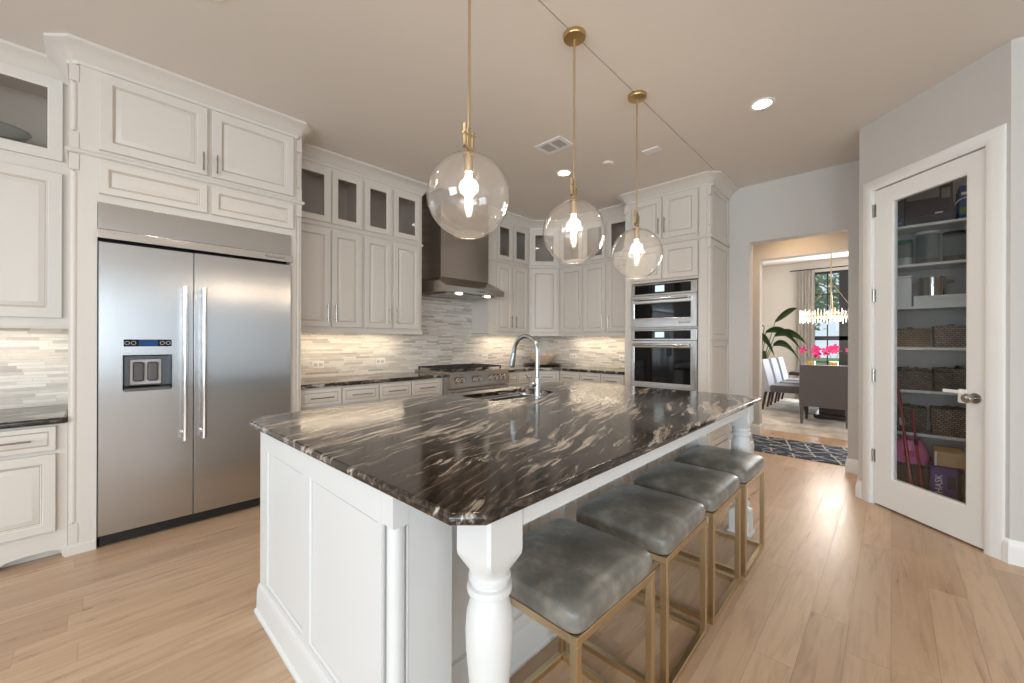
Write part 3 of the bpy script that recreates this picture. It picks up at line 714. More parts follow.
# ------------------------------------------------------------------ pilaster used on cabinet corners
def pilaster(parent, x, y, z0, z1, paint='cab', r=0.017, glaze='glaze', blocks=(0.15, 0.05), name='pilaster', b=0.021):
    mb = MB()
    mb.box(x-b, y-b, z0, x+b, y+b, z0+blocks[0], bev=0.002)
    mb.box(x-b, y-b, z1-blocks[1], x+b, y+b, z1, bev=0.002)
    mb.tube([(x, y, z0+blocks[0]+0.012), (x, y, z1-blocks[1]-0.012)], r, 20)
    mb.tube([(x, y, z0+blocks[0]), (x, y, z0+blocks[0]+0.012)], r*0.72, 16, 1); mb.tube([(x, y, z1-blocks[1]-0.012), (x, y, z1-blocks[1])], r*0.72, 16, 1)
    return mb.build(name, [M[paint], M[glaze]], parent)

# ------------------------------------------------------------------ refrigerator enclosure
FY = 3.58
FX0, FX1 = -0.093, 1.215
en = thing('refrigerator_enclosure', 'tall cream cabinet surround with two upper doors around the steel refrigerator', 'cabinet', (0, FY, 0))
D = YL - FY - 0.002
mb = MB()
mb.box(FX0, 0.045, 0, 0.028, D, UZ1)            # left leg
mb.box(-0.048, 0, 0, 0.028, 0.045, UZ1).box(FX0+0.001, 0.012, 0, -0.048, 0.045, UZ1).box(1.17, 0.012, 0, FX1-0.001, 0.045, UZ1)
mb.box(1.128, 0, 0, 1.17, 0.045, UZ1).box(1.128, 0.045, 0, FX1, D, UZ1)
mb.box(0.028, 0.018, 2.155, 1.128, D, UZ1)
mb.box(0.028, 0, 2.155, 1.128, 0.018, UZ1)
mb.build('carcass', M['cab'], en)
for x in (-0.0705, 1.1925):
    pilaster(en, x, 0.0225, 0.0, 2.425, blocks=(0.18, 0.10))
    pilaster(en, x, 0.0225, 2.455, 2.962, blocks=(0.10, 0.10))
BELT = [(0, 2.425), (0.006, 2.425), (0.016, 2.434), (0.016, 2.446), (0.006, 2.455), (0, 2.455)]
MB().sweep(BELT, [(FX0, 0.358), (FX0, 0), (FX1, 0), (FX1, 0.358)], 1).build('belt_moulding', [M['cab']], en)
CR2 = CR
CC = 0.042
MB().sweep(CR2, [(FX0, 0.30), (FX0, CC), (FX0+CC, 0), (FX1-CC, 0), (FX1, CC), (FX1, 0.30)], 1).build('crown_moulding', M['cab'], en)
MB().sweep([(0, 0), (0.012, 0), (0.012, 0.05), (0, 0.06)], [(FX0, 0.019), (FX0, 0), (0.027, 0)], 1).build('base_block', M['cab'], en)
door_raised(0.035, 0.575, 2.475, 2.955, en, st=0.062, pull=(0.548, 2.56, True), pl=0.13)
door_raised(0.600, 1.150-0.005, 2.475, 2.955, en, st=0.062, pull=(0.628, 2.56, True), pl=0.13)
door_raised(0.035, 0.575, 2.205, 2.405, en, name='fixed_panel', st=0.045)
door_raised(0.600, 1.145, 2.205, 2.405, en, name='fixed_panel', st=0.045)

# ------------------------------------------------------------------ refrigerator
fr = thing('refrigerator', 'wide stainless steel side by side refrigerator with ice dispenser', 'refrigerator', (0.031, FY, 0))
FW = 1.092
MB().box(0.004, 0.075, 0.02, FW-0.004, 0.62, 2.145).build('body', M['black'], fr)
MB().box(0.01, -0.004, 0.012, FW-0.01, 0.004, 0.075).build('toe_grille', M['black'], fr)
for x in (0.985,): MB().lathe([(0, 0), (0.018, 0), (0.018, 0.022), (0, 0.022)], x, -0.012, 14).build('levelling_foot', M['nickel'], fr)
MB().box(0, -0.022, 1.985, FW, 0.004, 2.150, bev=0.003).build('top_grille', M['steel'], fr)
tb = MB().box(-0.006, -0.045, 1.925, FW+0.006, -0.023, 1.980, bev=0.003).build('trim_bar', M['chrome'], fr)
text('KitchenAid', 0.030, M['grey'], 'lettering', tb, Matrix.Translation((FW-0.12, -0.0457, 1.953)) @ FRONT)
MB().box(FW-0.22, -0.047, 1.942, FW-0.205, -0.0452, 1.966).build('badge', M['chrome'], tb)
SPL = 0.467
def fdoor(x0, x1, hole=None):
    mb = MB(); y0, y1 = -0.036, 0.003; z0, z1 = 0.078, 1.905
    if hole:
        hx0, hx1, hz0, hz1 = hole
        rs = [[(hx0, y0, hz0), (hx1, y0, hz0), (hx1, y0, hz1), (hx0, y0, hz1)],
              [(x0+.003, y0, z0+.003), (x1-.003, y0, z0+.003), (x1-.003, y0, z1-.003), (x0+.003, y0, z1-.003)],
              [(x0, y0+.003, z0), (x1, y0+.003, z0), (x1, y0+.003, z1), (x0, y0+.003, z1)], [(x0, y1, z0), (x1, y1, z0), (x1, y1, z1), (x0, y1, z1)]]
        mb.loops(rs, 0, False, False)
    else: mb.box(x0, y0, z0, x1, y1, z1, bev=0.003)
    return mb
HX0, HX1, HZ0, HZ1 = 0.110, 0.352, 0.972, 1.198
dl = fdoor(0.002, SPL-0.002, (HX0, HX1, HZ0, HZ1)).build('door', M['steel'], fr)
drr = fdoor(SPL+0.002, FW-0.002).build('door', M['steel'], fr)
def fhandle(x, parent):
    mb = MB().tube([(x, -0.098, 0.615), (x, -0.098, 1.655)], 0.0125, 16)
    for z in (0.66, 1.61): mb.tube([(x, -0.0365, z), (x, -0.098, z)], 0.011, 12)
    for z in (0.615, 1.635): mb.tube([(x, -0.098, z-0.002), (x, -0.098, z+0.022)], 0.0145, 16)
    mb.build('door_handle', M['chrome'], parent)
fhandle(SPL-0.052, dl); fhandle(SPL+0.052, drr)
mb = MB(); mb.loops([[(HX0, -0.036, HZ0), (HX1, -0.036, HZ0), (HX1, -0.036, HZ1), (HX0, -0.036, HZ1)], [(HX0+0.012, 0.065, HZ0+0.02), (HX1-0.012, 0.065, HZ0+0.02), (HX1-0.012, 0.065, HZ1-0.012), (HX0+0.012, 0.065, HZ1-0.012)]], 0, False, True)
mb.build('dispenser_recess', M['recess'], dl)
mb = MB().box(HX0+0.034, 0.022, HZ0+0.028, HX1-0.050, 0.060, HZ1-0.030, bev=0.008); mb.build('dispenser_panel', M['lgrey'], dl)
for x in (HX0+0.050, HX0+0.120): MB().box(x, 0.010, HZ0+0.050, x+0.055, 0.0215, HZ1-0.048, bev=0.012, seg=3).build('dispenser_paddle', M['grey'], dl)
MB().box(HX0+0.008, -0.046, HZ0-0.008, HX1-0.008, 0.02, HZ0+0.010, bev=0.004).build('drip_tray', M['grey'], dl)
cp = MB().box(HX0+0.004, -0.0405, 1.253, HX1-0.004, -0.036, 1.298, bev=0.001).build('control_panel', M['blackglass'], dl)
MB().box(HX0+0.075, -0.0415, 1.256, HX1-0.075, -0.0406, 1.295).build('display', M['blue'], dl)
for x in (0.020, 0.050, 0.190, 0.220):
    mb = MB(); mb.tube([(HX0+x+0.011*math.cos(a), -0.0412, 1.2755+0.011*math.sin(a)) for a in [2*math.pi*i/16 for i in range(17)]], 0.0013, 5); mb.build('button', M['lgrey'], dl)

# ------------------------------------------------------------------ lower cabinets and counters
def base_cabinet(w, d, ztop, cells, label, loc, rz, toe=0.09, group='base cabinets'):
    o = thing('base_cabinet', label, 'cabinet', loc, rz, group)
    MB().box(0, 0, toe, w, d, ztop).box(0.0, 0.06, 0, w, d, toe).build('carcass', M['cab'], o)
    for (kind, x0, x1, z0, z1, p) in cells:
        if kind == 'drawer': door_raised(x0, x1, z0, z1, o, name='drawer', st=0.04, pull=((x0+x1)/2, (z0+z1)/2, False), pl=p)
        else: door_raised(x0, x1, z0, z1, o, pull=(x1-0.03 if p > 0 else x0+0.03, z1-0.12, True), pl=0.13)
    return o
LZ = 0.798
o = base_cabinet(1.39, YL-3.60-0.002, LZ, [('drawer', 0.80, 1.345, 0.645, 0.785, 0.36), ('door', 0.80, 1.345, 0.165, 0.622, -1), ('drawer', 0.22, 0.775, 0.645, 0.785, 0.36), ('door', 0.22, 0.775, 0.165, 0.622, 1)],
             'low cream base cabinet with drawer over door, left of the refrigerator', (-1.4835, 3.60, 0), 0, toe=0.14)
# scalloped valance at its foot
mb = MB(); pts = [(0.0, 0.0), (1.06, 0.0), (1.11, 0.012), (1.16, 0.04), (1.22, 0.05), (1.32, 0.052), (1.365, 0.04), (1.37, 0.0), (1.39, 0.0), (1.39, 0.14), (0.0, 0.14)]
mb.loops([[(x, -0.004, z) for x, z in pts], [(x, 0.02, z) for x, z in pts]]); mb.build('valance', M['cab'], o)
ET = [(0, 0), (0, 0.004), (-0.004, 0), ]
def counter(name, pts, z1, label, cat='countertop', th_=0.036, holes=None, group=None):
    """granite slab with an eased edge; pts counter-clockwise"""
    n = len(pts); P = [Vector(p) for p in pts]
    def inset(d):
        out = []
        for i in range(n):
            a, b, c = P[i-1], P[i], P[(i+1) % n]
            n1 = Vector((-(b-a).y, (b-a).x)).normalized(); n2 = Vector((-(c-b).y, (c-b).x)).normalized()
            q = n1 + n2; q = q / q.dot(n1); out.append(b + q*d)
        return out
    z0 = z1 - th_
    mb = MB(); rings = [[(p.x, p.y, z) for p in inset(d)] for d, z in ((0.008, z0), (0.002, z0+0.004), (0, z0+0.010), (0, z1-0.012), (0.002, z1-0.006), (0.006, z1-0.002), (0.012, z1))]
    L = [[mb.bm.verts.new(p) for p in r] for r in rings]
    for k in range(len(L)-1):
        for i in range(n): mb.bm.faces.new((L[k][i], L[k][(i+1) % n], L[k+1][(i+1) % n], L[k+1][i]))
    def fill(loop, zz, inner):
        es = [mb.bm.edges.get((loop[i], loop[(i+1) % n])) for i in range(n)]
        for h in inner:
            m_ = len(h); es += [(mb.bm.edges.get((h[i], h[(i+1) % m_])) or mb.bm.edges.new((h[i], h[(i+1) % m_]))) for i in range(m_)]
        bmesh.ops.triangle_fill(mb.bm, edges=es, use_beauty=True)
    tops, bots = [], []
    for h in (holes or []):
        a = [mb.bm.verts.new((x, y, z1)) for x, y in h]; b = [mb.bm.verts.new((x, y, z0)) for x, y in h]
        for i in range(len(h)): mb.bm.faces.new((a[i], a[(i+1) % len(h)], b[(i+1) % len(h)], b[i]))
        tops.append(a); bots.append(b)
    fill(L[-1], z1, tops); fill(L[0], z0, bots)
    return tag(mb.build(name, M['granite'], smooth=30), label, cat, group)
counter('countertop', [(-1.5, 3.565), (-0.097, 3.565), (-0.097, YL-0.015), (-1.5, YL-0.015)], 0.835, 'dark granite counter on the low cabinet left of the refrigerator', group='perimeter granite counters')
# right of the refrigerator, up to the range
CF = 3.68      # cabinet face
RX0, RX1 = 2.742, 3.676
w = RX0 - 0.004 - 1.219
cl = []
for i in range(4):
    a = 0.012 + i*(w-0.05)/4; b = a + (w-0.05)/4 - 0.012
    cl.append(('drawer', a, b, 0.715, 0.862, 0.20)); cl.append(('door', a, b, 0.13, 0.695, 1 if i % 2 == 0 else -1))
base_cabinet(w, YL-CF-0.002, 0.878, cl, 'cream base cabinet with four small drawers between refrigerator and range', (1.219, CF, 0), 0)
counter('countertop', [(1.2165, 3.648), (RX0-0.002, 3.648), (RX0-0.002, YL-0.015), (1.2165, YL-0.015)], 0.915, 'dark granite counter between the refrigerator and the gas range', group='perimeter granite counters')
# right of the range, round the corner to the oven tower
BX = 4.575     # cabinet face on the back wall
w2 = 4.30 - RX1 - 0.004
base_cabinet(w2, YL-CF-0.002, 0.878, [('drawer', 0.012, w2/2-0.006, 0.715, 0.862, 0.16), ('drawer', w2/2+0.006, w2-0.012, 0.715, 0.862, 0.16), ('door', 0.012, w2/2-0.006, 0.13, 0.695, 1), ('door', w2/2+0.006, w2-0.012, 0.13, 0.695, -1)],
             'short cream base cabinet immediately right of the gas range', (RX1+0.004, CF, 0), 0)
o = thing('corner_base_cabinet', 'diagonal cream base cabinet in the corner behind the faucet', 'cabinet', (4.302, CF, 0), -45, 'base cabinets')
dl_ = math.hypot(BX-4.302, BX-4.302)
MB().box(0.004, 0, 0.09, dl_-0.004, 0.30, 0.878).build('carcass', M['cab'], o)
door_raised(0.02, dl_-0.02, 0.715, 0.862, o, name='drawer', st=0.04, pull=(dl_/2, 0.79, False), pl=0.16); door_raised(0.02, dl_-0.02, 0.13, 0.695, o, pull=(dl_-0.05, 0.6, True))
y0 = CF - (BX-4.302) - 0.004; w3 = y0 - 2.404
cl = []
for i in range(3):
    a = 0.012 + i*(w3-0.012)/3; b = a + (w3-0.012)/3 - 0.012
    cl.append(('drawer', a, b, 0.715, 0.862, 0.16)); cl.append(('door', a, b, 0.13, 0.695, 1 if i % 2 == 0 else -1))
base_cabinet(w3, XB-BX-0.002, 0.878, cl, 'cream base cabinet with three drawers left of the oven tower', (BX, y0, 0), -90)
counter('countertop', [(RX1+0.002, 3.648), (4.289, 3.648), (4.543, 3.394), (4.543, 2.405), (XB-0.015, 2.405), (XB-0.015, YL-0.015), (RX1+0.002, YL-0.015)], 0.915, 'dark granite counter wrapping the corner from range to oven tower', group='perimeter granite counters')
# backsplash
tag(MB().box(-1.5, YL-0.012, 0.80, -0.096, YL-0.001, 1.40).build('tile_backsplash', M['tile']), 'pale linear mosaic tile behind the low counter left of the refrigerator', 'backsplash', 'mosaic tile backsplashes')
tag(MB().box(1.217, YL-0.012, 0.88, 2.631, YL-0.001, 1.41).box(2.631, YL-0.012, 0.88, 3.684, YL-0.001, CZ-0.002).box(3.684, YL-0.012, 0.88, XB-0.013, YL-0.001, 1.41).build('tile_backsplash', M['tile']),
    'pale linear mosaic tile behind the range hood and left wall counters', 'backsplash', 'mosaic tile backsplashes')
tag(MB().box(XB-0.012, 2.405, 0.88, XB-0.001, YL-0.013, 1.41).build('tile_backsplash', M['tile']), 'pale linear mosaic tile on the back wall left of the oven tower', 'backsplash', 'mosaic tile backsplashes')
# outlets
def outlet(loc, rz, label):
    o = thing('wall_outlet', label, 'outlet', loc, rz, 'wall outlets')
    MB().box(-0.06, -0.006, -0.038, 0.06, 0, 0.038, bev=0.003).build('cover_plate', M['plastic'], o)
    for x in (-0.026, 0.026): MB().box(x-0.017, -0.008, -0.016, x+0.017, -0.0061, 0.016, bev=0.002).build('socket', M['lgrey'], o)
outlet((1.61, YL-0.0125, 1.045), 0, 'white outlet on the mosaic tile nearest the refrigerator')
outlet((2.30, YL-0.0125, 1.055), 0, 'white outlet on the mosaic tile just left of the gas range')
outlet((3.93, YL-0.0125, 1.06), 0, 'white outlet on the mosaic tile just right of the gas range')
outlet((XB-0.0125, 3.60, 1.06), -90, 'white outlet on the back wall tile right of the bowl')
outlet((XB-0.0125, 2.75, 1.06), -90, 'white outlet on the back wall tile beside the oven tower')
# ------------------------------------------------------------------ gas range
rg_ = thing('gas_range', 'professional stainless gas range with black grates between the counters', 'range', (RX0, 3.55, 0))
RW = RX1 - RX0
MB().box(0.002, 0.04, 0.10, RW-0.002, 0.72, 0.90).build('body', M['steel'], rg_)
for x in (0.05, RW-0.05):
    for y in (0.08, 0.66): MB().lathe([(0, 0), (0.02, 0), (0.02, 0.10), (0, 0.10)], x, y, 12).build('leg', M['nickel'], rg_)
MB().box(0.004, 0.0, 0.17, RW-0.004, 0.039, 0.745, bev=0.004).build('oven_door', M['steel'], rg_)
od = MB().tube([(0.06, -0.055, 0.70), (RW-0.06, -0.055, 0.70)], 0.012, 12)
for x in (0.10, RW-0.10): od.tube([(x, 0.0, 0.70), (x, -0.055, 0.70)], 0.009, 8)
od.build('oven_handle', M['chrome'], rg_)
mb = MB(); pr = [(0.03, 0.752), (-0.012, 0.757), (-0.016, 0.775), (0.004, 0.925), (0.012, 0.938), (0.06, 0.942), (0.70, 0.942), (0.70, 0.905), (0.05, 0.905)]
mb.loops([[(x, y, z) for y, z in pr] for x in (0.0, RW)]); mb.build('control_panel', M['steelh'], rg_)
for x in (0.10, 0.17, 0.36, 0.43, 0.62, 0.69, 0.76, 0.83):
    mb = MB().lathe([(0, 0), (0.033, 0), (0.033, 0.006), (0.025, 0.010), (0.023, 0.036), (0.0, 0.038)], seg=20); mb.box(-0.003, -0.020, 0.037, 0.003, 0.020, 0.042)
    mb.xf(Matrix.Translation((x, -0.005, 0.845)) @ Matrix.Rotation(R(98), 4, 'X')); kb = mb.build('knob', M['chrome'], rg_)
    b2 = MB().lathe([(0.034, 0.0), (0.040, 0.0), (0.040, 0.004), (0.034, 0.004)], seg=24); b2.bm.faces.ensure_lookup_table(); b2.xf(Matrix.Translation((x, -0.005, 0.845)) @ Matrix.Rotation(R(98), 4, 'X')); b2.build('bezel', M['black'], kb)
for gx in range(3):
    x0 = 0.02 + gx*(RW-0.04)/3; x1 = x0 + (RW-0.04)/3 - 0.008
    mb = MB(); z = 0.975; r = 0.007
    for a in (x0+0.01, (x0+x1)/2, x1-0.01): mb.box(a-r, 0.10, z-0.008, a+r, 0.66, z+0.008, bev=0.003)
    for b in (0.11, 0.24, 0.38, 0.52, 0.65): mb.box(x0+0.004, b-r, z-0.008, x1-0.004, b+r, z+0.007, bev=0.003)
    for a in (x0+0.012, x1-0.012):
        for b in (0.11, 0.65): mb.box(a-r, b-r, 0.943, a+r, b+r, z)
    mb.build('grate', M['iron'], rg_)
    for b in (0.24, 0.52): MB().lathe([(0, 0.9425), (0.05, 0.9425), (0.05, 0.950), (0.036, 0.953), (0.036, 0.962), (0, 0.964)], (x0+x1)/2, b, 20).build('burner', M['black'], rg_)

# ------------------------------------------------------------------ range hood
hd = thing('range_hood', 'stainless chimney range hood above the gas range', 'range hood', (2.722, YL-0.013, 0))
HW = 0.925
pr = [(0, 1.865), (-0.665, 1.850), (-0.672, 1.915), (-0.47, 2.035), (0, 2.035)]
# canopy: side pentagon swept along x, top slopes in at both ends
mb = MB()
ends = [(0, [(0, 1.865), (-0.665, 1.855), (-0.672, 1.92), (-0.55, 1.985), (0, 2.00)]), (0.10, [(0, 1.865), (-0.665, 1.855), (-0.672, 1.92), (-0.47, 2.045), (0, 2.06)]),
        (HW-0.10, [(0, 1.865), (-0.665, 1.855), (-0.672, 1.92), (-0.47, 2.045), (0, 2.06)]), (HW, [(0, 1.865), (-0.665, 1.855), (-0.672, 1.92), (-0.55, 1.985), (0, 2.00)])]
mb.loops([[(x, y, z) for y, z in p] for x, p in ends]); mb.build('canopy', M['steelh'], hd)
MB().box(0.085, -0.465, 2.03, HW-0.09, -0.001, CZ-0.002, bev=0.002).build('chimney', M['steelh'], hd)
mb = MB()
for k in range(22): mb.box(0.08+k*0.035, -0.60, 1.838, 0.10+k*0.035, -0.10, 1.853)
mb.build('baffle_filter', M['chrome'], hd)
for x in (0.24, HW-0.24):
    MB().lathe([(0, 1.832), (0.032, 1.832), (0.035, 1.836), (0.035, 1.852), (0, 1.852)], x, -0.62, 16).build('hood_lamp', M['hoodlamp'], hd)
mb = MB()
for k in range(4): mb.tube([(HW/2+0.02+k*0.03, -0.671, 1.885), (HW/2+0.02+k*0.03, -0.677, 1.885)], 0.006, 10)
mb.build('control_buttons', M['black'], hd)

# ------------------------------------------------------------------ under cabinet lights
def strip(x0, y0, x1, y1, label, P):
    o = thing('under_cabinet_light', label, 'light', ((x0+x1)/2, (y0+y1)/2, 1.40), 0, 'under cabinet light bars')
    dx, dy = abs(x1-x0)/2, abs(y1-y0)/2
    MB().box(-dx-0.012, -dy-0.012, -0.016, dx+0.012, dy+0.012, -0.001).build('housing', M['plastic'], o)
    MB().box(-dx, -dy, -0.020, dx, dy, -0.0165).build('diffuser', M['strip'], o)
    area('under_cabinet_glow', ((x0+x1)/2, (y0+y1)/2, 1.376), (0, 0, 0), max(0.02, 2*dx), max(0.02, 2*dy), P*0.85, (1.0, 0.82, 0.60))
strip(-1.4, 4.10, -0.15, 4.12, 'under cabinet light bar over the low counter left of refrigerator', 2.2)
strip(1.30, 4.10, 2.50, 4.12, 'under cabinet light bar between refrigerator and range hood', 3.6)
strip(3.85, 4.10, 4.60, 4.12, 'under cabinet light bar right of the range hood', 2.6)
strip(4.99, 2.55, 5.01, 3.55, 'under cabinet light bar on the back wall beside the oven tower', 3.0)

# ------------------------------------------------------------------ oven tower
TX = 4.53; TY1, TY0 = 2.402, 1.398
tw = thing('oven_tower', 'tall cream cabinet tower with four upper doors holding the double ovens', 'cabinet', (TX, TY1, 0), -90)
TW = TY1 - TY0; TD = XB - TX - 0.002
mb = MB()
mb.box(0.009, 0.012, 0, 0.045, 0.045, UZ1).box(TW-0.045, 0.012, 0, TW-0.014, 0.045, UZ1).box(0.045, 0, 0, 0.108, 0.045, UZ1).box(TW-0.125, 0, 0, TW-0.045, 0.045, UZ1)
mb.box(0, 0.045, 0, 0.10, TD, UZ1).box(TW-0.12, 0.045, 0, TW-0.014, TD, UZ1)
mb.box(0.10, 0.0, 1.985, TW-0.12, TD, UZ1).box(0.10, 0, 0, TW-0.12, TD, 0.72).box(0.10, 0.0, 1.438, TW-0.12, TD, 1.458).box(0.10, 0.5, 0.72, TW-0.12, TD, 1.985)
mb.build('carcass', M['cab'], tw)
for x in (0.0225, TW-0.0225):
    pilaster(tw, x, 0.0225, 0, 2.405, blocks=(0.18, 0.10)); pilaster(tw, x, 0.0225, 2.435, 2.962, blocks=(0.10, 0.10))
def side_panel(z0, z1):
    mb = MB(); x1 = TD-0.004
    y_ = TW
    prof = [(0, -0.0135), (0, 0.0), (0.055, 0.0), (0.060, -0.005), (0.066, -0.010), (0.070, -0.010), (0.09, -0.004)]
    rings = [[(y_+d, 0.046+i, z0+i), (y_+d, x1-i, z0+i), (y_+d, x1-i, z1-i), (y_+d, 0.046+i, z1-i)] for i, d in prof]
    mb.loops(rings, 0, True, True, [0, 0, 0, 1, 0, 0, 0]); mb.build('side_panel', [M['cab'], M['glaze']], tw)
side_panel(0.16, 1.30); side_panel(1.315, 2.400); side_panel(2.44, UZ1-0.01)
MB().sweep([(o_, z-0.02) for o_, z in BELT], [(0, TD), (0, 0), (TW, 0), (TW, TD)], 1).build('belt_moulding', M['cab'], tw)
MB().sweep(CR2, [(0, TD), (0, CC), (CC, 0), (TW-CC, 0), (TW, CC), (TW, TD)], 1).build('crown_moulding', M['cab'], tw)
MB().sweep([(0.0, 0), (0.014, 0), (0.014, 0.12), (0.0, 0.15)], [(0, 0), (TW, 0), (TW, TD)], 1).build('base_moulding', M['cab'], tw)
dm = 0.485
door_raised(0.112, dm-0.008, 2.475, 2.955, tw, st=0.062, pull=(dm-0.035, 2.62, True), pl=0.18)
door_raised(dm+0.008, TW-0.13, 2.475, 2.955, tw, st=0.062, pull=(dm+0.035, 2.62, True), pl=0.18)
door_raised(0.112, dm-0.008, 2.015, 2.385, tw, st=0.055); door_raised(dm+0.008, TW-0.13, 2.015, 2.385, tw, st=0.055)
door_raised(0.112, TW-0.13, 0.17, 0.69, tw, name='drawer', st=0.062, pull=((TW-0.02)/2, 0.43, False), pl=0.4)
# ovens: local x runs right seen from the room
OX0 = 0.112; OW = TW - 0.13 - OX0
def oven(name, label, z0, z1, win, ctl, disp, logo):
    o = thing(name, label, 'oven', (TX, TY1-OX0, z0), -90)
    H = z1 - z0
    MB().box(0.012, 0.002, 0.004, OW-0.012, 0.48, H-0.004).build('body', M['black'], o)
    MB().box(0, -0.022, H-ctl, OW, 0.0015, H, bev=0.003).build('control_fascia', M['steel'], o)
    cg = MB().box(0.045, -0.025, H-ctl+0.018, OW-0.065, -0.0222, H-0.012, bev=0.001).build('control_glass', M['blackglass'], o)
    MB().box(OW*0.39, -0.0265, H-ctl+0.035, OW*0.53, -0.0252, H-0.028).build('display', M['display'], o)
    dz1 = H - ctl - 0.005
    d = frame_mb(0, OW, 0.002, dz1, 0.045, OW-0.065, win[0], win[1], -0.036, 0.0015).build('oven_door', M['steel'], o)
    MB().box(0.040, -0.028, win[0]-0.005, OW-0.060, -0.020, win[1]+0.005).build('window_glass', M['blackglass'], d)
    mb = MB().tube([(0.05, -0.078, dz1-0.045), (OW-0.07, -0.078, dz1-0.045)], 0.013, 14)
    for x in (0.08, OW-0.10): mb.tube([(x, -0.036, dz1-0.045), (x, -0.078, dz1-0.045)], 0.010, 10)
    mb.build('door_handle', M['chrome'], d)
    if logo: text('JENN-AIR', 0.030, M['grey'], 'lettering', d, Matrix.Translation((OW-0.13, -0.0366, 0.045)) @ FRONT)
    return o
oven('microwave_oven', 'upper built-in stainless microwave oven with lit clock in oven tower', 1.460, 1.968, (0.105, 0.275), 0.135, 0, True)
oven('wall_oven', 'lower built-in stainless wall oven below the microwave in oven tower', 0.722, 1.432, (0.10, 0.50), 0.125, 0, False)

# ------------------------------------------------------------------ tray and bowl on the corner counter
o = tag(MB().lathe([(0, 0), (0.18, 0), (0.25, 0.008), (0.298, 0.020), (0.305, 0.024), (0.295, 0.025), (0.24, 0.014), (0, 0.010)], seg=48).build('round_tray', M['darkwood'], loc=(4.86, 3.96, 0.9155)), 'dark round tray on the corner counter under the bowl', 'tray')
mb = MB(); ns = 48
rings = []
for r, z in ((0.0, 0.0), (0.05, 0.0), (0.06, 0.015), (0.095, 0.06), (0.13, 0.115), (0.140, 0.135), (0.135, 0.135), (0.09, 0.065), (0.05, 0.02), (0, 0.016)):
    rings.append([((1.5*r*(1+0.05*math.cos(12*a)*(z > .05))*math.cos(a), 1.5*r*(1+0.05*math.cos(12*a)*(z > .05))*math.sin(a), 1.15*z + (0.008*math.cos(12*a) if z > .1 else 0))) for a in [2*math.pi*k/ns for k in range(ns)]])
mb.loops(rings, 0, False, False)
tag(mb.build('fluted_bowl', M['bowl'], loc=(4.86, 3.96, 0.9265)), 'fluted peach coloured bowl sitting on the dark round tray', 'bowl')

# ------------------------------------------------------------------ island
IX0, IX1 = 0.560, 3.10; IY0, IY1 = 0.970, 2.185; IR = 1.085; IT = 0.884
isl = thing('kitchen_island', 'long white panelled kitchen island with turned corner legs', 'island', (IX0, IY0, 0))
# local origin at the near-left body corner
bw = IX1-IX0; bd = IY1-IY0; rc = IR-IY0
mb = MB()
mb.box(0.012, rc, 0, bw-0.012, bd-0.012, 0.62); mb.box(0.012, rc, 0.62, 1.05, bd-0.012, IT); mb.box(2.05, rc, 0.62, bw-0.012, bd-0.012, IT); mb.box(1.05, rc, 0.62, 2.05, rc+0.35, IT)
mb.box(0.012, 0.060, 0, 0.20, rc, IT).box(0.050, 0.001, 0, 0.20, 0.060, IT).box(bw-0.17, 0.004, 0, bw-0.012, rc, IT)
mb.build('body', M['island'], isl)
# end face pieces (x = 0 plane): frame with two recessed panels
def end_panel(y0, y1, z0, z1):
    mb = MB(); prof = [(0, 0.011), (0, 0.004), (0.004, 0.002), (0.010, 0.006), (0.014, 0.009), (0.016, 0.0095)]
    mb.loops([[(d, y0+i, z0+i), (d, y1-i, z0+i), (d, y1-i, z1-i), (d, y0+i, z1-i)] for i, d in prof], 0, True, True, [0, 0, 0, 1, 1, 0]); mb.build('end_panel', [M['island'], M['iglaze']], isl)
P1 = (1.635-IY0, 2.085-IY0); P2 = (1.052-IY0, 1.572-IY0)
mb = MB()
for a, b in ((P2[1], P1[0]), (P1[1], bd)): mb.box(0, a, 0.165, 0.012, b, 0.79)
mb.box(0, 0.062, 0.165, 0.012, P2[0], 0.79)
mb.box(0, 0.062, 0.79, 0.012, bd, IT).box(0, 0.062, 0, 0.012, bd, 0.165)
mb.box(0, 0.0, 0.79, 0.049, 0.0615, IT)
mb.build('end_frame', M['island'], isl)
end_panel(P1[0], P1[1], 0.165, 0.79); end_panel(P2[0], P2[1], 0.165, 0.79)
MB().box(0.001, 0.001, 0, 0.049, 0.059, 0.165).tube([(0.027, 0.030, 0.165), (0.027, 0.030, 0.79)], 0.0245, 28).build('corner_column', M['island'], isl)
MB().box(0.003, 0.056, 0.165, 0.008, 0.0615, 0.79).box(0.046, 0.0, 0.165, 0.0495, 0.006, 0.79).build('column_fillet', [M['iglaze']], isl)
IB = [(0, 0), (0.020, 0), (0.020, 0.012), (0.012, 0.022), (0.010, 0.11), (0.004, 0.135), (0, 0.14)]
MB().sweep(IB, [(bw, bd), (0, bd), (0, 0), (0.20, 0), (0.20, rc), (bw-0.17, rc), (bw-0.17, 0), (bw, 0), (bw, bd)], 1).build('base_moulding', M['island'], isl)
# stool side panels, recessed at y = rc
mb = MB(); npan = 4; wv_ = (bw-0.37)/npan
for k in range(npan):
    x0 = 0.20 + k*wv_; x1 = x0 + wv_
    pf = [(0, rc-0.001), (0, rc-0.010), (0.055, rc-0.010), (0.058, rc-0.006), (0.066, rc-0.004)]
    mbp = MB(); mbp.panel(x0+0.001, x1-0.001, 0.142, IT-0.001, pf, 0, [0, 0, 1, 1, 0])
    n = 4; iw = (x1-x0-0.16)/n
    for j in range(n): mbp.box(x0+0.08+j*iw, rc-0.011, 0.225, x0+0.08+j*iw+0.012, rc-0.0042, IT-0.085, 0)
    mbp.build('side_panel', [M['island'], M['iglaze']], isl)
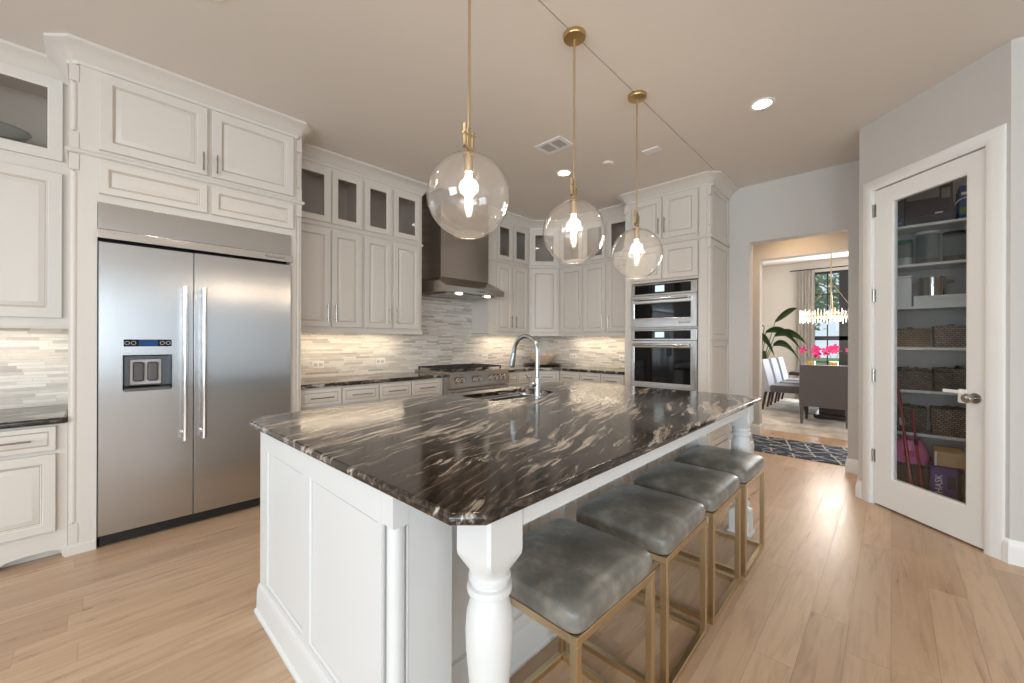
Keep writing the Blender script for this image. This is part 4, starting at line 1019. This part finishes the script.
# cooking side doors
for k in range(5):
    x0 = 0.02 + k*(bw-0.04)/5; x1 = x0 + (bw-0.04)/5 - 0.012
    d = door_raised(x0, x1, 0.16, IT-0.02, isl, paint='island', glaze='iglaze', pull=((x0+x1)/2, 0.78, False), pl=0.16)
    Mr = Matrix.Translation((bw, bd-0.012, 0)) @ Matrix.Rotation(R(180), 4, 'Z')
    d.data.transform(Mr)
    for ch in d.children: ch.data.transform(Mr)
# aprons and legs
LX0, LX1, LYn, LB = 0.640-IX0, 3.105-IX0, 0.680-IY0, 0.125
ap = MB().box(LX0+LB, LYn+0.003, 0.828, LX1-LB, LYn+0.045, IT).build('apron', M['island'], isl)
for x in (LX0+0.04, LX1-0.085): MB().box(x, LYn+LB, 0.828, x+0.045, -0.0005 if x < 1 else 0.003, IT).build('apron', M['island'], isl)
def leg(x0):
    cx, cy = x0+LB/2, LYn+LB/2; b = LB/2
    mb = MB()
    def sq(s, z): return [(cx-s, cy-s, z), (cx+s, cy-s, z), (cx+s, cy+s, z), (cx-s, cy+s, z)]
    # turned leg: square top block with arched shoulders, turned shaft, square foot
    def ring(r, z, k):          # k: 0 = circle, 1 = square
        out = []
        for i in range(48):
            a = 2*math.pi*(i+0.5)/48; c, s_ = math.cos(a), math.sin(a); q = r/max(abs(c), abs(s_))
            rr = r*(1-k) + q*k; out.append((cx+rr*c, cy+rr*s_, z))
        return out
    prof = [(b*1.14, 0, 1), (b*1.14, 0.018, 1), (b*1.0, 0.030, 1), (b, 0.150, 1), (b*0.97, 0.165, 0.85), (b*0.80, 0.178, 0.3), (b*0.64, 0.186, 0), (b*0.68, 0.196, 0), (b*0.84, 0.203, 0), (b*0.86, 0.212, 0), (b*0.76, 0.222, 0), (b*0.66, 0.232, 0),
            (b*0.62, 0.26, 0), (b*0.66, 0.32, 0), (b*0.80, 0.42, 0), (b*0.95, 0.52, 0), (b*0.98, 0.57, 0), (b*0.93, 0.615, 0), (b*0.78, 0.650, 0), (b*0.70, 0.660, 0), (b*0.71, 0.664, 0), (b*0.90, 0.667, 0), (b*0.93, 0.676, 0), (b*0.90, 0.685, 0),
            (b*0.76, 0.688, 0), (b*0.77, 0.695, 0), (b*0.86, 0.700, 0), (b*0.86, 0.708, 0), (b*0.78, 0.713, 0), (b*0.80, 0.722, 0.15), (b*0.90, 0.740, 0.6), (b*0.98, 0.760, 1), (b, 0.772, 1), (b, IT-0.001, 1)]
    mb.loops([ring(r, z, k) for r, z, k in prof]); return mb.build('turned_leg', M['island'], isl, smooth=28)
leg(LX0); leg(LX1-LB)
SKX0, SKX1, SKY0, SKY1 = 1.76, 2.42, 1.82, 2.175
def rrect(x0, x1, y0, y1, r, n=5):
    return arc(x1-r, y0+r, r, -90, 0, n) + arc(x1-r, y1-r, r, 0, 90, n) + arc(x0+r, y1-r, r, 90, 180, n) + arc(x0+r, y0+r, r, 180, 270, n)
counter('island_countertop', [(0.608, 0.651), (3.15, 0.646), (3.21, 0.706), (3.22, 2.24), (3.15, 2.31), (0.598, 2.31), (0.520, 2.205), (0.548, 0.712)], 0.915,
        'large dark granite island top with pale streaks and clipped corners', th_=0.030, holes=[rrect(SKX0, SKX1, SKY0, SKY1, 0.04)])
sk = thing('sink', 'stainless undermount sink set into the granite island top', 'sink', ((SKX0+SKX1)/2, (SKY0+SKY1)/2, 0.65))
mb = MB(); hx, hy = (SKX1-SKX0)/2, (SKY1-SKY0)/2
def r3(g, z, r=0.04): return [(x, y, z) for x, y in rrect(-hx-g, hx+g, -hy-g, hy+g, r+g)]
mb.loops([r3(0.015, 0.2235), r3(0.003, 0.2235), r3(0.0, 0.21), r3(-0.006, 0.03), r3(-0.03, 0.010, 0.02), r3(-0.16, 0.004, 0.01)], 0, False, True)
mb.build('basin', M['steel'], sk); MB().lathe([(0.0, 0.006), (0.03, 0.006), (0.042, 0.010), (0.045, 0.007)], 0, 0, 24).build('drain', M['chrome'], sk)
# faucet
FXc, FYc = 2.075, 1.735
fa = thing('faucet', 'tall gooseneck pull-down faucet standing on the island by the sink', 'faucet', (FXc, FYc, 0.9155))
pts = [(0, 0, 0.05), (0, 0, 0.31)] + [(0, 0.105-0.105*math.cos(R(a)), 0.31+0.105*math.sin(R(a))) for a in range(15, 166, 10)] + [(0, 0.215, 0.30)]
MB().tube(pts, 0.0145, 16).build('spout', M['faucet'], fa)
MB().tube([(0, 0.2155, 0.298), (0, 0.224, 0.26), (0, 0.236, 0.205), (0, 0.238, 0.195)], [0.016, 0.019, 0.023, 0.020], 16).build('spray_head', M['faucet'], fa)
MB().lathe([(0, 0), (0.030, 0), (0.030, 0.006), (0.024, 0.012), (0.021, 0.05), (0.021, 0.13), (0.016, 0.14), (0.0, 0.14)], 0, 0, 24).build('base_body', M['faucet'], fa)
MB().tube([(-0.015, 0.005, 0.09), (-0.052, 0.010, 0.09)], 0.016, 14).tube([(-0.045, 0.010, 0.095), (-0.075, 0.035, 0.155)], [0.006, 0.0045], 10).build('lever_handle', M['faucet'], fa)
# ------------------------------------------------------------------ stools
def make_stool():
    o = thing('counter_stool', '', 'stool', (0, 0, 0), 0, 'grey leather counter stools along the island')
    w, d, H, t_ = 0.455, 0.405, 0.512, 0.024
    mb = MB()
    def ringbars(z, inset=0):
        mb.box(0, 0, z, w, t_, z+t_, bev=0.0015, seg=1).box(0, d-t_, z, w, d, z+t_, bev=0.0015, seg=1).box(0, t_, z, t_, d-t_, z+t_, bev=0.0015, seg=1).box(w-t_, t_, z, w, d-t_, z+t_, bev=0.0015, seg=1)
    ringbars(0); mb.build('base_frame', M['brass'], o)
    mb = MB(); ringbars(H-t_); mb.build('seat_frame', M['brass'], o)
    for x in (0, w-t_):
        for y in (0, d-t_): MB().box(x, y, t_, x+t_, y+t_, H-t_, bev=0.0015, seg=1).build('leg', M['brass'], o)
    # cushion: rounded box with a crowned top and a bulging edge
    def cz(u, v):
        e = (1-abs(2*u-1)**4)*(1-abs(2*v-1)**4); return e
    mb = MB(); N = 20
    def sup(a, n): return (abs(math.cos(a))**(2/n)*(1 if math.cos(a) >= 0 else -1), abs(math.sin(a))**(2/n)*(1 if math.sin(a) >= 0 else -1))
    rings = []; ns = 56
    for s_, z, n in ((0.975, 0.0, 14), (0.992, 0.006, 14), (1.008, 0.025, 12), (1.010, 0.045, 11), (1.0, 0.060, 11), (0.985, 0.068, 10), (0.95, 0.075, 9), (0.88, 0.083, 8), (0.76, 0.092, 6), (0.58, 0.100, 5), (0.36, 0.105, 4), (0.13, 0.107, 3)) if True else ((0.965, 0.0), (0.995, 0.010), (1.015, 0.030), (1.015, 0.050), (0.995, 0.068), (0.955, 0.082), (0.90, 0.092), (0.80, 0.102), (0.6, 0.113), (0.35, 0.119), (0.12, 0.121)):
        rings.append([(w/2+(w/2+0.002)*s_*sup(a, n)[0], d/2+(d/2+0.002)*s_*sup(a, n)[1], H+0.001+z*0.88) for a in [2*math.pi*(k+0.5)/ns for k in range(ns)]])
    mb.loops(rings); mb.build('seat_cushion', M['leather'], o, smooth=50)
    return o
st0 = make_stool()
spots = [(0.884, 0.600, -1.5, 'grey leather counter stool with brass frame nearest the camera beside the turned leg'),
         (1.440, 0.590, 0.6, 'grey leather counter stool second nearest the camera along the island'),
         (1.960, 0.588, 0.0, 'grey leather counter stool third from the camera along the island'),
         (2.478, 0.580, 0.0, 'grey leather counter stool farthest from the camera by the far turned leg')]
for i, (x, y, a, lb) in enumerate(spots):
    s_ = st0 if i == 0 else copy_tree(st0)
    s_.location = (x, y, 0); s_.rotation_euler = (0, 0, R(a)); s_['label'] = lb

# ------------------------------------------------------------------ pendants
def make_pendant():
    o = thing('globe_pendant', '', 'pendant lamp', (0, 0, 0), 0, 'clear globe pendants over the island')
    zc = 0.0; r = 0.181      # origin at the globe centre
    top = CZ - 1.93
    MB().lathe([(0, top-0.028), (0.02, top-0.028), (0.062, top-0.024), (0.066, top-0.018), (0.066, top-0.001), (0, top-0.001)], seg=36).build('canopy', M['brassd'], o)
    MB().tube([(0, 0, 0.21), (0, 0, top-0.027)], 0.0062, 10).build('rod', M['brass'], o)
    a0 = math.asin(0.020/r); a1 = math.pi - math.asin(0.072/r)
    prof = [(r*math.sin(a0+(a1-a0)*i/40), r*math.cos(a0+(a1-a0)*i/40)) for i in range(41)]
    inner = [(p*0.984, z*0.984) for p, z in reversed(prof)]
    MB().lathe(prof + [(inner[0][0]-0.001, prof[-1][1]-0.003)] + inner, seg=64).build('glass_globe', M['globe'], o, smooth=60)
    # fork bracket
    mb = MB().box(-0.026, -0.008, 0.205, -0.018, 0.008, 0.315, bev=0.001).box(0.018, -0.008, 0.175, 0.026, 0.008, 0.285, bev=0.001)
    mb.tube([(-0.034, 0, 0.27), (0.034, 0, 0.27)], 0.006, 12).tube([(-0.026, 0, 0.212), (0.026, 0, 0.212)], 0.007, 10).box(-0.009, -0.008, 0.20, 0.009, 0.008, 0.30, bev=0.001)
    mb.build('bracket', M['brass'], o)
    MB().lathe([(0, 0.186), (0.030, 0.186), (0.030, 0.180), (0.018, 0.178), (0.018, 0.118), (0.022, 0.116), (0.022, 0.104), (0, 0.104)], seg=24).build('socket', M['brass'], o)
    MB().lathe([(0, 0.103), (0.013, 0.103), (0.015, 0.085), (0.018, 0.06), (0.018, 0.0), (0.012, -0.014), (0, -0.018)], seg=20).build('bulb', M['bulb'], o)
    return o
pd0 = make_pendant()
for i, (x, lb) in enumerate([(1.138, 'largest looking clear globe pendant, nearest the camera over the island'), (1.935, 'middle one of the three clear globe pendants over the island'), (2.725, 'farthest clear globe pendant, in front of the oven tower')]):
    p = pd0 if i == 0 else copy_tree(pd0)
    p.location = (x, 1.345, 1.93); p['label'] = lb
    l = bpy.data.lights.new('pendant_glow', 'POINT'); l.energy = 4; l.color = WARM; l.shadow_soft_size = 0.06
    lo = bpy.data.objects.new('pendant_glow', l); COL.objects.link(lo); lo.location = (x, 1.345, 1.87)

# ------------------------------------------------------------------ ceiling fittings
def can(x, y, label, P=28, colr=(1.0, 0.86, 0.70)):
    o = thing('recessed_light', label, 'ceiling light', (x, y, CZ), 0, 'recessed ceiling lights')
    MB().lathe([(0.062, -0.002), (0.070, -0.006), (0.085, -0.005), (0.088, -0.0005), (0.060, -0.0005)], seg=36).build('trim_ring', M['plastic'], o)
    MB().lathe([(0, -0.0035), (0.0605, -0.0035), (0.0605, -0.001), (0, -0.001)], seg=32).build('diffuser', M['lamp'], o)
    l = bpy.data.lights.new('recessed_glow', 'SPOT'); l.energy = P; l.color = colr; l.spot_size = R(140); l.spot_blend = 1.0; l.shadow_soft_size = 0.06
    lo = bpy.data.objects.new('recessed_glow', l); COL.objects.link(lo); lo.location = (x, y, CZ-0.02)
can(3.464, 0.712, 'lit recessed ceiling light in front of the pantry door')
can(3.458, 2.531, 'lit recessed ceiling light by the vent near the range wall')
can(0.40, 2.505, 'lit recessed ceiling light in front of the refrigerator at top edge of the photo')
for x, y in ((-1.6, 0.9), (-1.6, -1.8), (1.0, -1.5)): can(x, y, 'recessed ceiling light outside the photo behind the camera')
can(2.0, 2.85, 'recessed ceiling light hidden above the frame by the range aisle') if False else None
v = thing('ceiling_vent', 'white rectangular air vent in the ceiling near the range wall', 'vent', (2.905, 2.24, CZ), 0)
mb = MB(); vx, vy = 0.105, 0.145
mb.box(-vx, -vy, -0.008, vx, -vy+0.035, -0.0005).box(-vx, vy-0.035, -0.008, vx, vy, -0.0005).box(-vx, -vy+0.035, -0.008, -vx+0.035, vy-0.035, -0.0005).box(vx-0.035, -vy+0.035, -0.008, vx, vy-0.035, -0.0005).box(-vx+0.035, -0.012, -0.008, vx-0.035, 0.012, -0.0005)
mb.build('vent_frame', M['trim'], v)
MB().box(-vx+0.035, -vy+0.035, -0.002, vx-0.035, vy-0.035, -0.0008).build('duct_backing', M['grey'], v)
mb = MB()
for k in range(11): x = -vx+0.038+k*0.0125; mb.box(x, -vy+0.035, -0.007, x+0.004, vy-0.035, -0.0025)
mb.build('louvre', M['lgrey'], v)
tag(MB().box(-0.05, -0.075, -0.012, 0.05, 0.075, -0.0005, bev=0.004).build('ceiling_sensor', M['trim'], loc=(3.60, 1.63, CZ)), 'small white rectangular ceiling sensor above the third pendant', 'sensor')
tag(MB().lathe([(0, -0.02), (0.045, -0.02), (0.055, -0.012), (0.055, -0.0005), (0, -0.0005)], seg=28).build('smoke_detector', M['ceil'], loc=(3.563, 2.067, CZ)), 'small round detector on the ceiling between the vent and oven tower', 'detector')

can(4.45, -0.9, 'added unseen fill light at the pantry ceiling behind the glass door', 14)  # added lamp, out of view, to brighten the pantry shelves
# passage downlight
can(5.85, 0.9, 'recessed ceiling light in the passage beyond the doorway', 60, (1.0, 0.66, 0.36))
# ------------------------------------------------------------------ passage and dining room contents
tag(MB().box(5.43, -0.25, 0.0005, 6.33, 1.80, 0.010, bev=0.003).build('runner_rug', M['rug']), 'navy runner rug with pale broken lines in the doorway passage', 'rug')
mb = MB(); rnd = random.Random(5)
nx, ny = 44, 50
hts = [[rnd.uniform(0.018, 0.042) for _ in range(nx+1)] for _ in range(ny+1)]
def fsh(u, v):
    i, j = round(v*ny), round(u*nx); e = (i in (0, ny)) or (j in (0, nx))
    return (6.85 + u*3.9 + (rnd.uniform(-.02, .02) if e else 0), -1.6 + v*3.44 + (rnd.uniform(-.02, .02) if e else 0), 0.002 if e else hts[i][j])
mb.grid(fsh, nx, ny)
tag(mb.build('shag_rug', M['shag'], smooth=80), 'cream shag rug under the dining table and chairs', 'rug')
FZ = 0.043
# head chair with its tall back toward the kitchen
hc = thing('dining_armchair', 'grey upholstered head chair with its solid back toward the kitchen', 'chair', (7.5, 0.735, FZ))
MB().box(0, -0.30, 0.27, 0.10, 0.30, 0.905, bev=0.012).build('backrest', M['velvet'], hc)
MB().box(0.101, -0.28, 0.29, 0.56, 0.28, 0.42, bev=0.02).build('seat', M['velvet'], hc)
for s_ in (-1, 1): MB().box(0.101, s_*0.27-0.025, 0.43 , 0.50, s_*0.27+0.025, 0.62, bev=0.012).build('armrest', M['velvet'], hc)
for x in (0.02, 0.50):
    for s_ in (-1, 1):
        mb = MB(); mb.loops([[(x-0.0, s_*0.27-0.016, 0), (x+0.035, s_*0.27-0.016, 0), (x+0.035, s_*0.27+0.016, 0), (x, s_*0.27+0.016, 0)], [(x-0.005, s_*0.27-0.026, 0.285), (x+0.05, s_*0.27-0.026, 0.285), (x+0.05, s_*0.27+0.026, 0.285), (x-0.005, s_*0.27+0.026, 0.285)]]); mb.build('leg', M['velvet'] if x < 0.1 else M['darkwood'], hc)
# side chairs, facing -y
def make_side():
    o = thing('dining_chair', '', 'chair', (0, 0, 0), 0, 'side chairs along the dining table')
    mb = MB(); mb.loops([[(0, 0, 0.34), (0.5, 0, 0.34), (0.5, 0.10, 0.34), (0, 0.10, 0.34)], [(0.0, 0.05, 0.60), (0.5, 0.05, 0.60), (0.5, 0.135, 0.60), (0.0, 0.135, 0.60)], [(0.01, 0.13, 0.92), (0.49, 0.13, 0.92), (0.49, 0.185, 0.92), (0.01, 0.185, 0.92)]])
    mb.build('backrest', M['linen'], o, smooth=60)
    MB().box(0.0, -0.50, 0.34, 0.5, -0.002, 0.47, bev=0.02).build('seat', M['velvet'], o)
    for x in (0.02, 0.435):
        for ya, yb in ((-0.46, -0.47), (0.05, 0.12)):
            mb = MB(); mb.loops([[(x+0.008, yb, 0), (x+0.037, yb, 0), (x+0.037, yb+0.03, 0), (x+0.008, yb+0.03, 0)], [(x, ya, 0.345), (x+0.045, ya, 0.345), (x+0.045, ya+0.045, 0.345), (x, ya+0.045, 0.345)]]); mb.build('leg', M['darkwood'], o)
    return o
sc0 = make_side()
for i, (x, lb) in enumerate([(8.50, 'pale backed dining side chair nearest the doorway'), (9.20, 'pale backed dining side chair, middle one of the row'), (9.90, 'pale backed dining side chair farthest from the doorway')]):
    s_ = sc0 if i == 0 else copy_tree(sc0)
    s_.location = (x, 1.60, FZ); s_['label'] = lb
tb_ = thing('dining_table', 'dark dining table behind the grey head chair', 'table', (9.1, 0.72, FZ))
MB().box(-1.15, -0.52, 0.70, 1.25, 0.52, 0.755, bev=0.006).build('tabletop', M['darkwood'], tb_)
MB().box(-0.85, -0.30, 0.0, 0.95, 0.22, 0.06, bev=0.004).box(-0.75, -0.22, 0.06, 0.85, 0.16, 0.70).build('pedestal', M['darkwood'], tb_)
# orchids in square glass vases
def orchid(x, y, label, seed, n=6):
    o = thing('orchid_arrangement', label, 'flowers', (x, y, FZ+0.756), 0, 'orchid pots on the dining table')
    MB().box(-0.055, -0.055, 0, 0.055, 0.055, 0.16, bev=0.003).build('vase', M['candle'], o)
    rnd = random.Random(seed)
    for k in range(2):
        s_ = -1 if k else 1
        pts = [(0, 0.02*s_, 0.155), (0.0, 0.05*s_, 0.27), (0.0, 0.08*s_, 0.35), (0.0, 0.11*s_, 0.33)]
        MB().tube(pts, 0.004, 6).build('stem', M['stem'], o)
    for k in range(n):
        a = rnd.uniform(-0.11, 0.11); z = 0.36 - abs(a)*0.35 + rnd.uniform(-0.07, 0.05); px_ = rnd.uniform(-0.04, 0.04)
        mb = MB()
        for j in range(5):
            an = 2*math.pi*j/5 + rnd.uniform(0, 1)
            c, s2 = math.cos(an), math.sin(an); R_ = 0.058
            P_ = [(0, 0), (R_*0.5, -R_*0.42), (R_, -R_*0.25), (R_*1.1, 0), (R_, R_*0.25), (R_*0.5, R_*0.42)]
            front = [(px_-0.012*(q[0]/R_), a + q[0]*c - q[1]*s2, z + q[0]*s2 + q[1]*c) for q in P_]; back = [(p[0]+0.004, p[1], p[2]) for p in front]
            mb.loops([front, back])
        mb.build('blossom', M['orchid'], o)
orchid(8.62, 1.02, 'magenta orchid in gold vase, leftmost on the dining table', 1)
orchid(8.66, 0.715, 'magenta orchid in gold vase, middle of the dining table', 2, 7)
orchid(8.70, 0.41, 'magenta orchid in gold vase, rightmost visible on the dining table', 4)
# round crystal chandelier
ch = thing('chandelier', 'round tiered crystal chandelier glowing over the dining table', 'chandelier', (8.2, 0.715, 1.71))
MB().tube([(0, 0, 0.02), (0, 0, CZ-1.71-0.02)], 0.009, 8).build('rod', M['brass'], ch)
MB().lathe([(0, CZ-1.71-0.03), (0.07, CZ-1.71-0.03), (0.07, CZ-1.71-0.001), (0, CZ-1.71-0.001)], seg=24).build('canopy', M['brass'], ch)
mb = MB().lathe([(0.385, -0.018), (0.40, -0.018), (0.40, 0.018), (0.385, 0.018), (0.385, -0.018)], seg=48)
for a in (0, 60, 120): mb.tube([(0.39*math.cos(R(a)), 0.39*math.sin(R(a)), 0), (-0.39*math.cos(R(a)), -0.39*math.sin(R(a)), 0)], 0.006, 6)
for a in (0, 120, 240): mb.tube([(0.38*math.cos(R(a)), 0.38*math.sin(R(a)), 0.01), (0, 0, 0.55)], 0.003, 6)
mb.build('ring_frame', M['brass'], ch)
for k in range(60):
    a = 2*math.pi*k/60; h = 0.065 + 0.045*((k*7) % 5)/4
    MB().tube([(0.405*math.cos(a), 0.405*math.sin(a), -h), (0.405*math.cos(a), 0.405*math.sin(a), h)], 0.0075, 6).build('crystal_rod', M['crystal'], ch)
l = bpy.data.lights.new('chandelier_glow', 'POINT'); l.energy = 30; l.color = WARM; l.shadow_soft_size = 0.3
lo = bpy.data.objects.new('chandelier_glow', l); COL.objects.link(lo); lo.location = (8.2, 0.715, 1.45)
# plant
pt = thing('potted_palm', 'tall broad-leaved potted plant in the dining room corner', 'plant', (9.95, 2.08, 0.0))
PZ = 0.045
MB().lathe([(0, 0), (0.13, 0), (0.15, 0.03), (0.19, 0.40), (0.20, 0.42), (0.18, 0.42), (0.17, 0.36), (0, 0.36)], seg=28).build('pot', M['pot'], pt)
def leaf_(tip, lean, width, drop, L=0.55):
    # stem from pot to base of blade, blade arches over
    b = Vector((0, 0, 0.37)); e = Vector(tip)
    mid = (b + e)/2 + Vector((0, 0, 0.10))
    MB().tube([b, mid, e], [0.014, 0.011, 0.008], 8).build('stem', M['stem'], pt)
    d = Vector((lean[0], lean[1], 0)).normalized(); sd = Vector((-d.y, d.x, 0))
    tilt = Vector((-0.75, 0, 0.65)) if abs(d.y) > 0.6 else Vector((0, 0, 0))
    sd = (sd*0.55 + tilt).normalized() if tilt.length else sd
    def fn(u, v):
        s = v; w = 0.9*width*math.sin(math.pi*min(1, s*0.93+0.07))**0.8
        c = e + d*(L*s) + Vector((0, 0, 0.18*math.sin(s*math.pi*0.6) - drop*s*s))
        uu = (u-0.5)*2
        return c + sd*(uu*w) + Vector((-0.3*abs(uu)*w, 0, 0))
    mb = MB(); mb.grid(fn, 6, 12)
    bmesh.ops.solidify(mb.bm, geom=mb.bm.faces[:], thickness=0.004); mb.build('leaf', M['leaf'], pt, smooth=60)
leaf_((0.0, -0.28, 1.42), (0.1, -1), 0.09, 0.35, 0.55)
leaf_((-0.05, -0.10, 1.62), (-0.2, 1), 0.08, 0.75, 0.45)
leaf_((0.05, -0.28, 1.72), (0.2, -1), 0.075, -0.10, 0.38)
leaf_((-0.1, 0.06, 1.36), (-0.3, -1), 0.09, 0.55, 0.40)
leaf_((0.05, -0.25, 1.22), (0.3, -1), 0.095, 0.60, 0.50)
leaf_((-0.12, 0.12, 1.20), (-0.8, 0.6), 0.08, 0.50, 0.40)
leaf_((-0.15, -0.05, 1.05), (-1, -0.5), 0.07, 0.45, 0.35)
leaf_((0.0, -0.12, 1.50), (0.0, -1), 0.085, 0.55, 0.62)
# curtains and window
def curtain(y0, y1, label):
    mb = MB(); nf = 6
    f = lambda u, v: (11.0 + 0.028*math.sin(u*nf*2*math.pi) + 0.006*math.sin(v*5+u*20), y0 + (y1-y0)*u, 0.03 + v*2.85)
    mb.grid(f, 72, 12); bmesh.ops.solidify(mb.bm, geom=mb.bm.faces[:], thickness=0.003)
    tag(mb.build('curtain', M['curtain'], smooth=80), label, 'curtain', 'dining room curtains')
curtain(1.24, 1.60, 'cream floor length curtain left of the dining window')
tag(MB().tube([(11.0, -1.3, 2.90), (11.0, 1.70, 2.90)], 0.012, 10).build('curtain_rod', M['black']), 'thin dark curtain rod above the dining window', 'curtain rod')
wf = MB()
wf.box(11.12, WY0, WZ0, 11.17, WY0+0.05, WZ1).box(11.12, WY1-0.05, WZ0, 11.17, WY1, WZ1)
wf.box(11.12, WY0, WZ0, 11.17, WY1, WZ0+0.05).box(11.12, WY0, WZ1-0.05, 11.17, WY1, WZ1)
wf.box(11.11, 0.67, WZ0, 11.18, 0.83, WZ1).box(11.11, WY0, 1.33, 11.18, WY1, 1.42)
for y in (1.03, 0.45, 0.0, -0.5): wf.box(11.13, y-0.011, WZ0, 11.16, y+0.011, WZ1)
for z in (0.85, 1.88, 2.34): wf.box(11.13, WY0, z-0.011, 11.16, WY1, z+0.011)
w1 = struct(wf.build('window_1', M['black']))
MB().box(11.142, WY0, WZ0, 11.148, WY1, WZ1).build('window_pane', M['glass'], w1)
# outdoors
slab('ground', 11.4, -30, -0.25, 45, 30, -0.15, M['lawn'])
def tree(x, y, h, r, label, seed):
    o = thing('tree', label, 'tree', (x, y, -0.15), 0, 'trees outside the dining window')
    rnd = random.Random(seed)
    MB().tube([(0, 0, 0), (0.08, 0.03, h*0.4), (0, 0, h*0.75)], [0.16, 0.12, 0.06], 10).build('trunk', M['bark'], o)
    mb = MB()
    for k in range(1500):
        a = rnd.uniform(0, 2*math.pi); cz = rnd.uniform(-1, 1); rr = r*rnd.uniform(0.45, 1.0)
        c = Vector((math.cos(a)*math.sqrt(1-cz*cz)*rr, math.sin(a)*math.sqrt(1-cz*cz)*rr, h*0.68+cz*rr*0.9))
        n = Vector((rnd.uniform(-1, 1), rnd.uniform(-1, 1), rnd.uniform(-1, 1))).normalized(); u = n.orthogonal().normalized(); v = n.cross(u); s = rnd.uniform(0.07, 0.16)
        mb.quad([c-u*s, c-v*s*0.5, c+u*s, c+v*s*0.5])
    mb.build('foliage', M['tree'], o, smooth=0)
tree(16.5, 2.6, 4.2, 1.5, 'leafy tree seen through the left panes of the dining window', 11)
tree(21.5, 0.2, 5.2, 1.7, 'leafy tree seen through the right panes of the dining window', 12)
tree(27.0, 3.2, 7.0, 2.6, 'distant larger tree filling the view behind the dining window', 13)
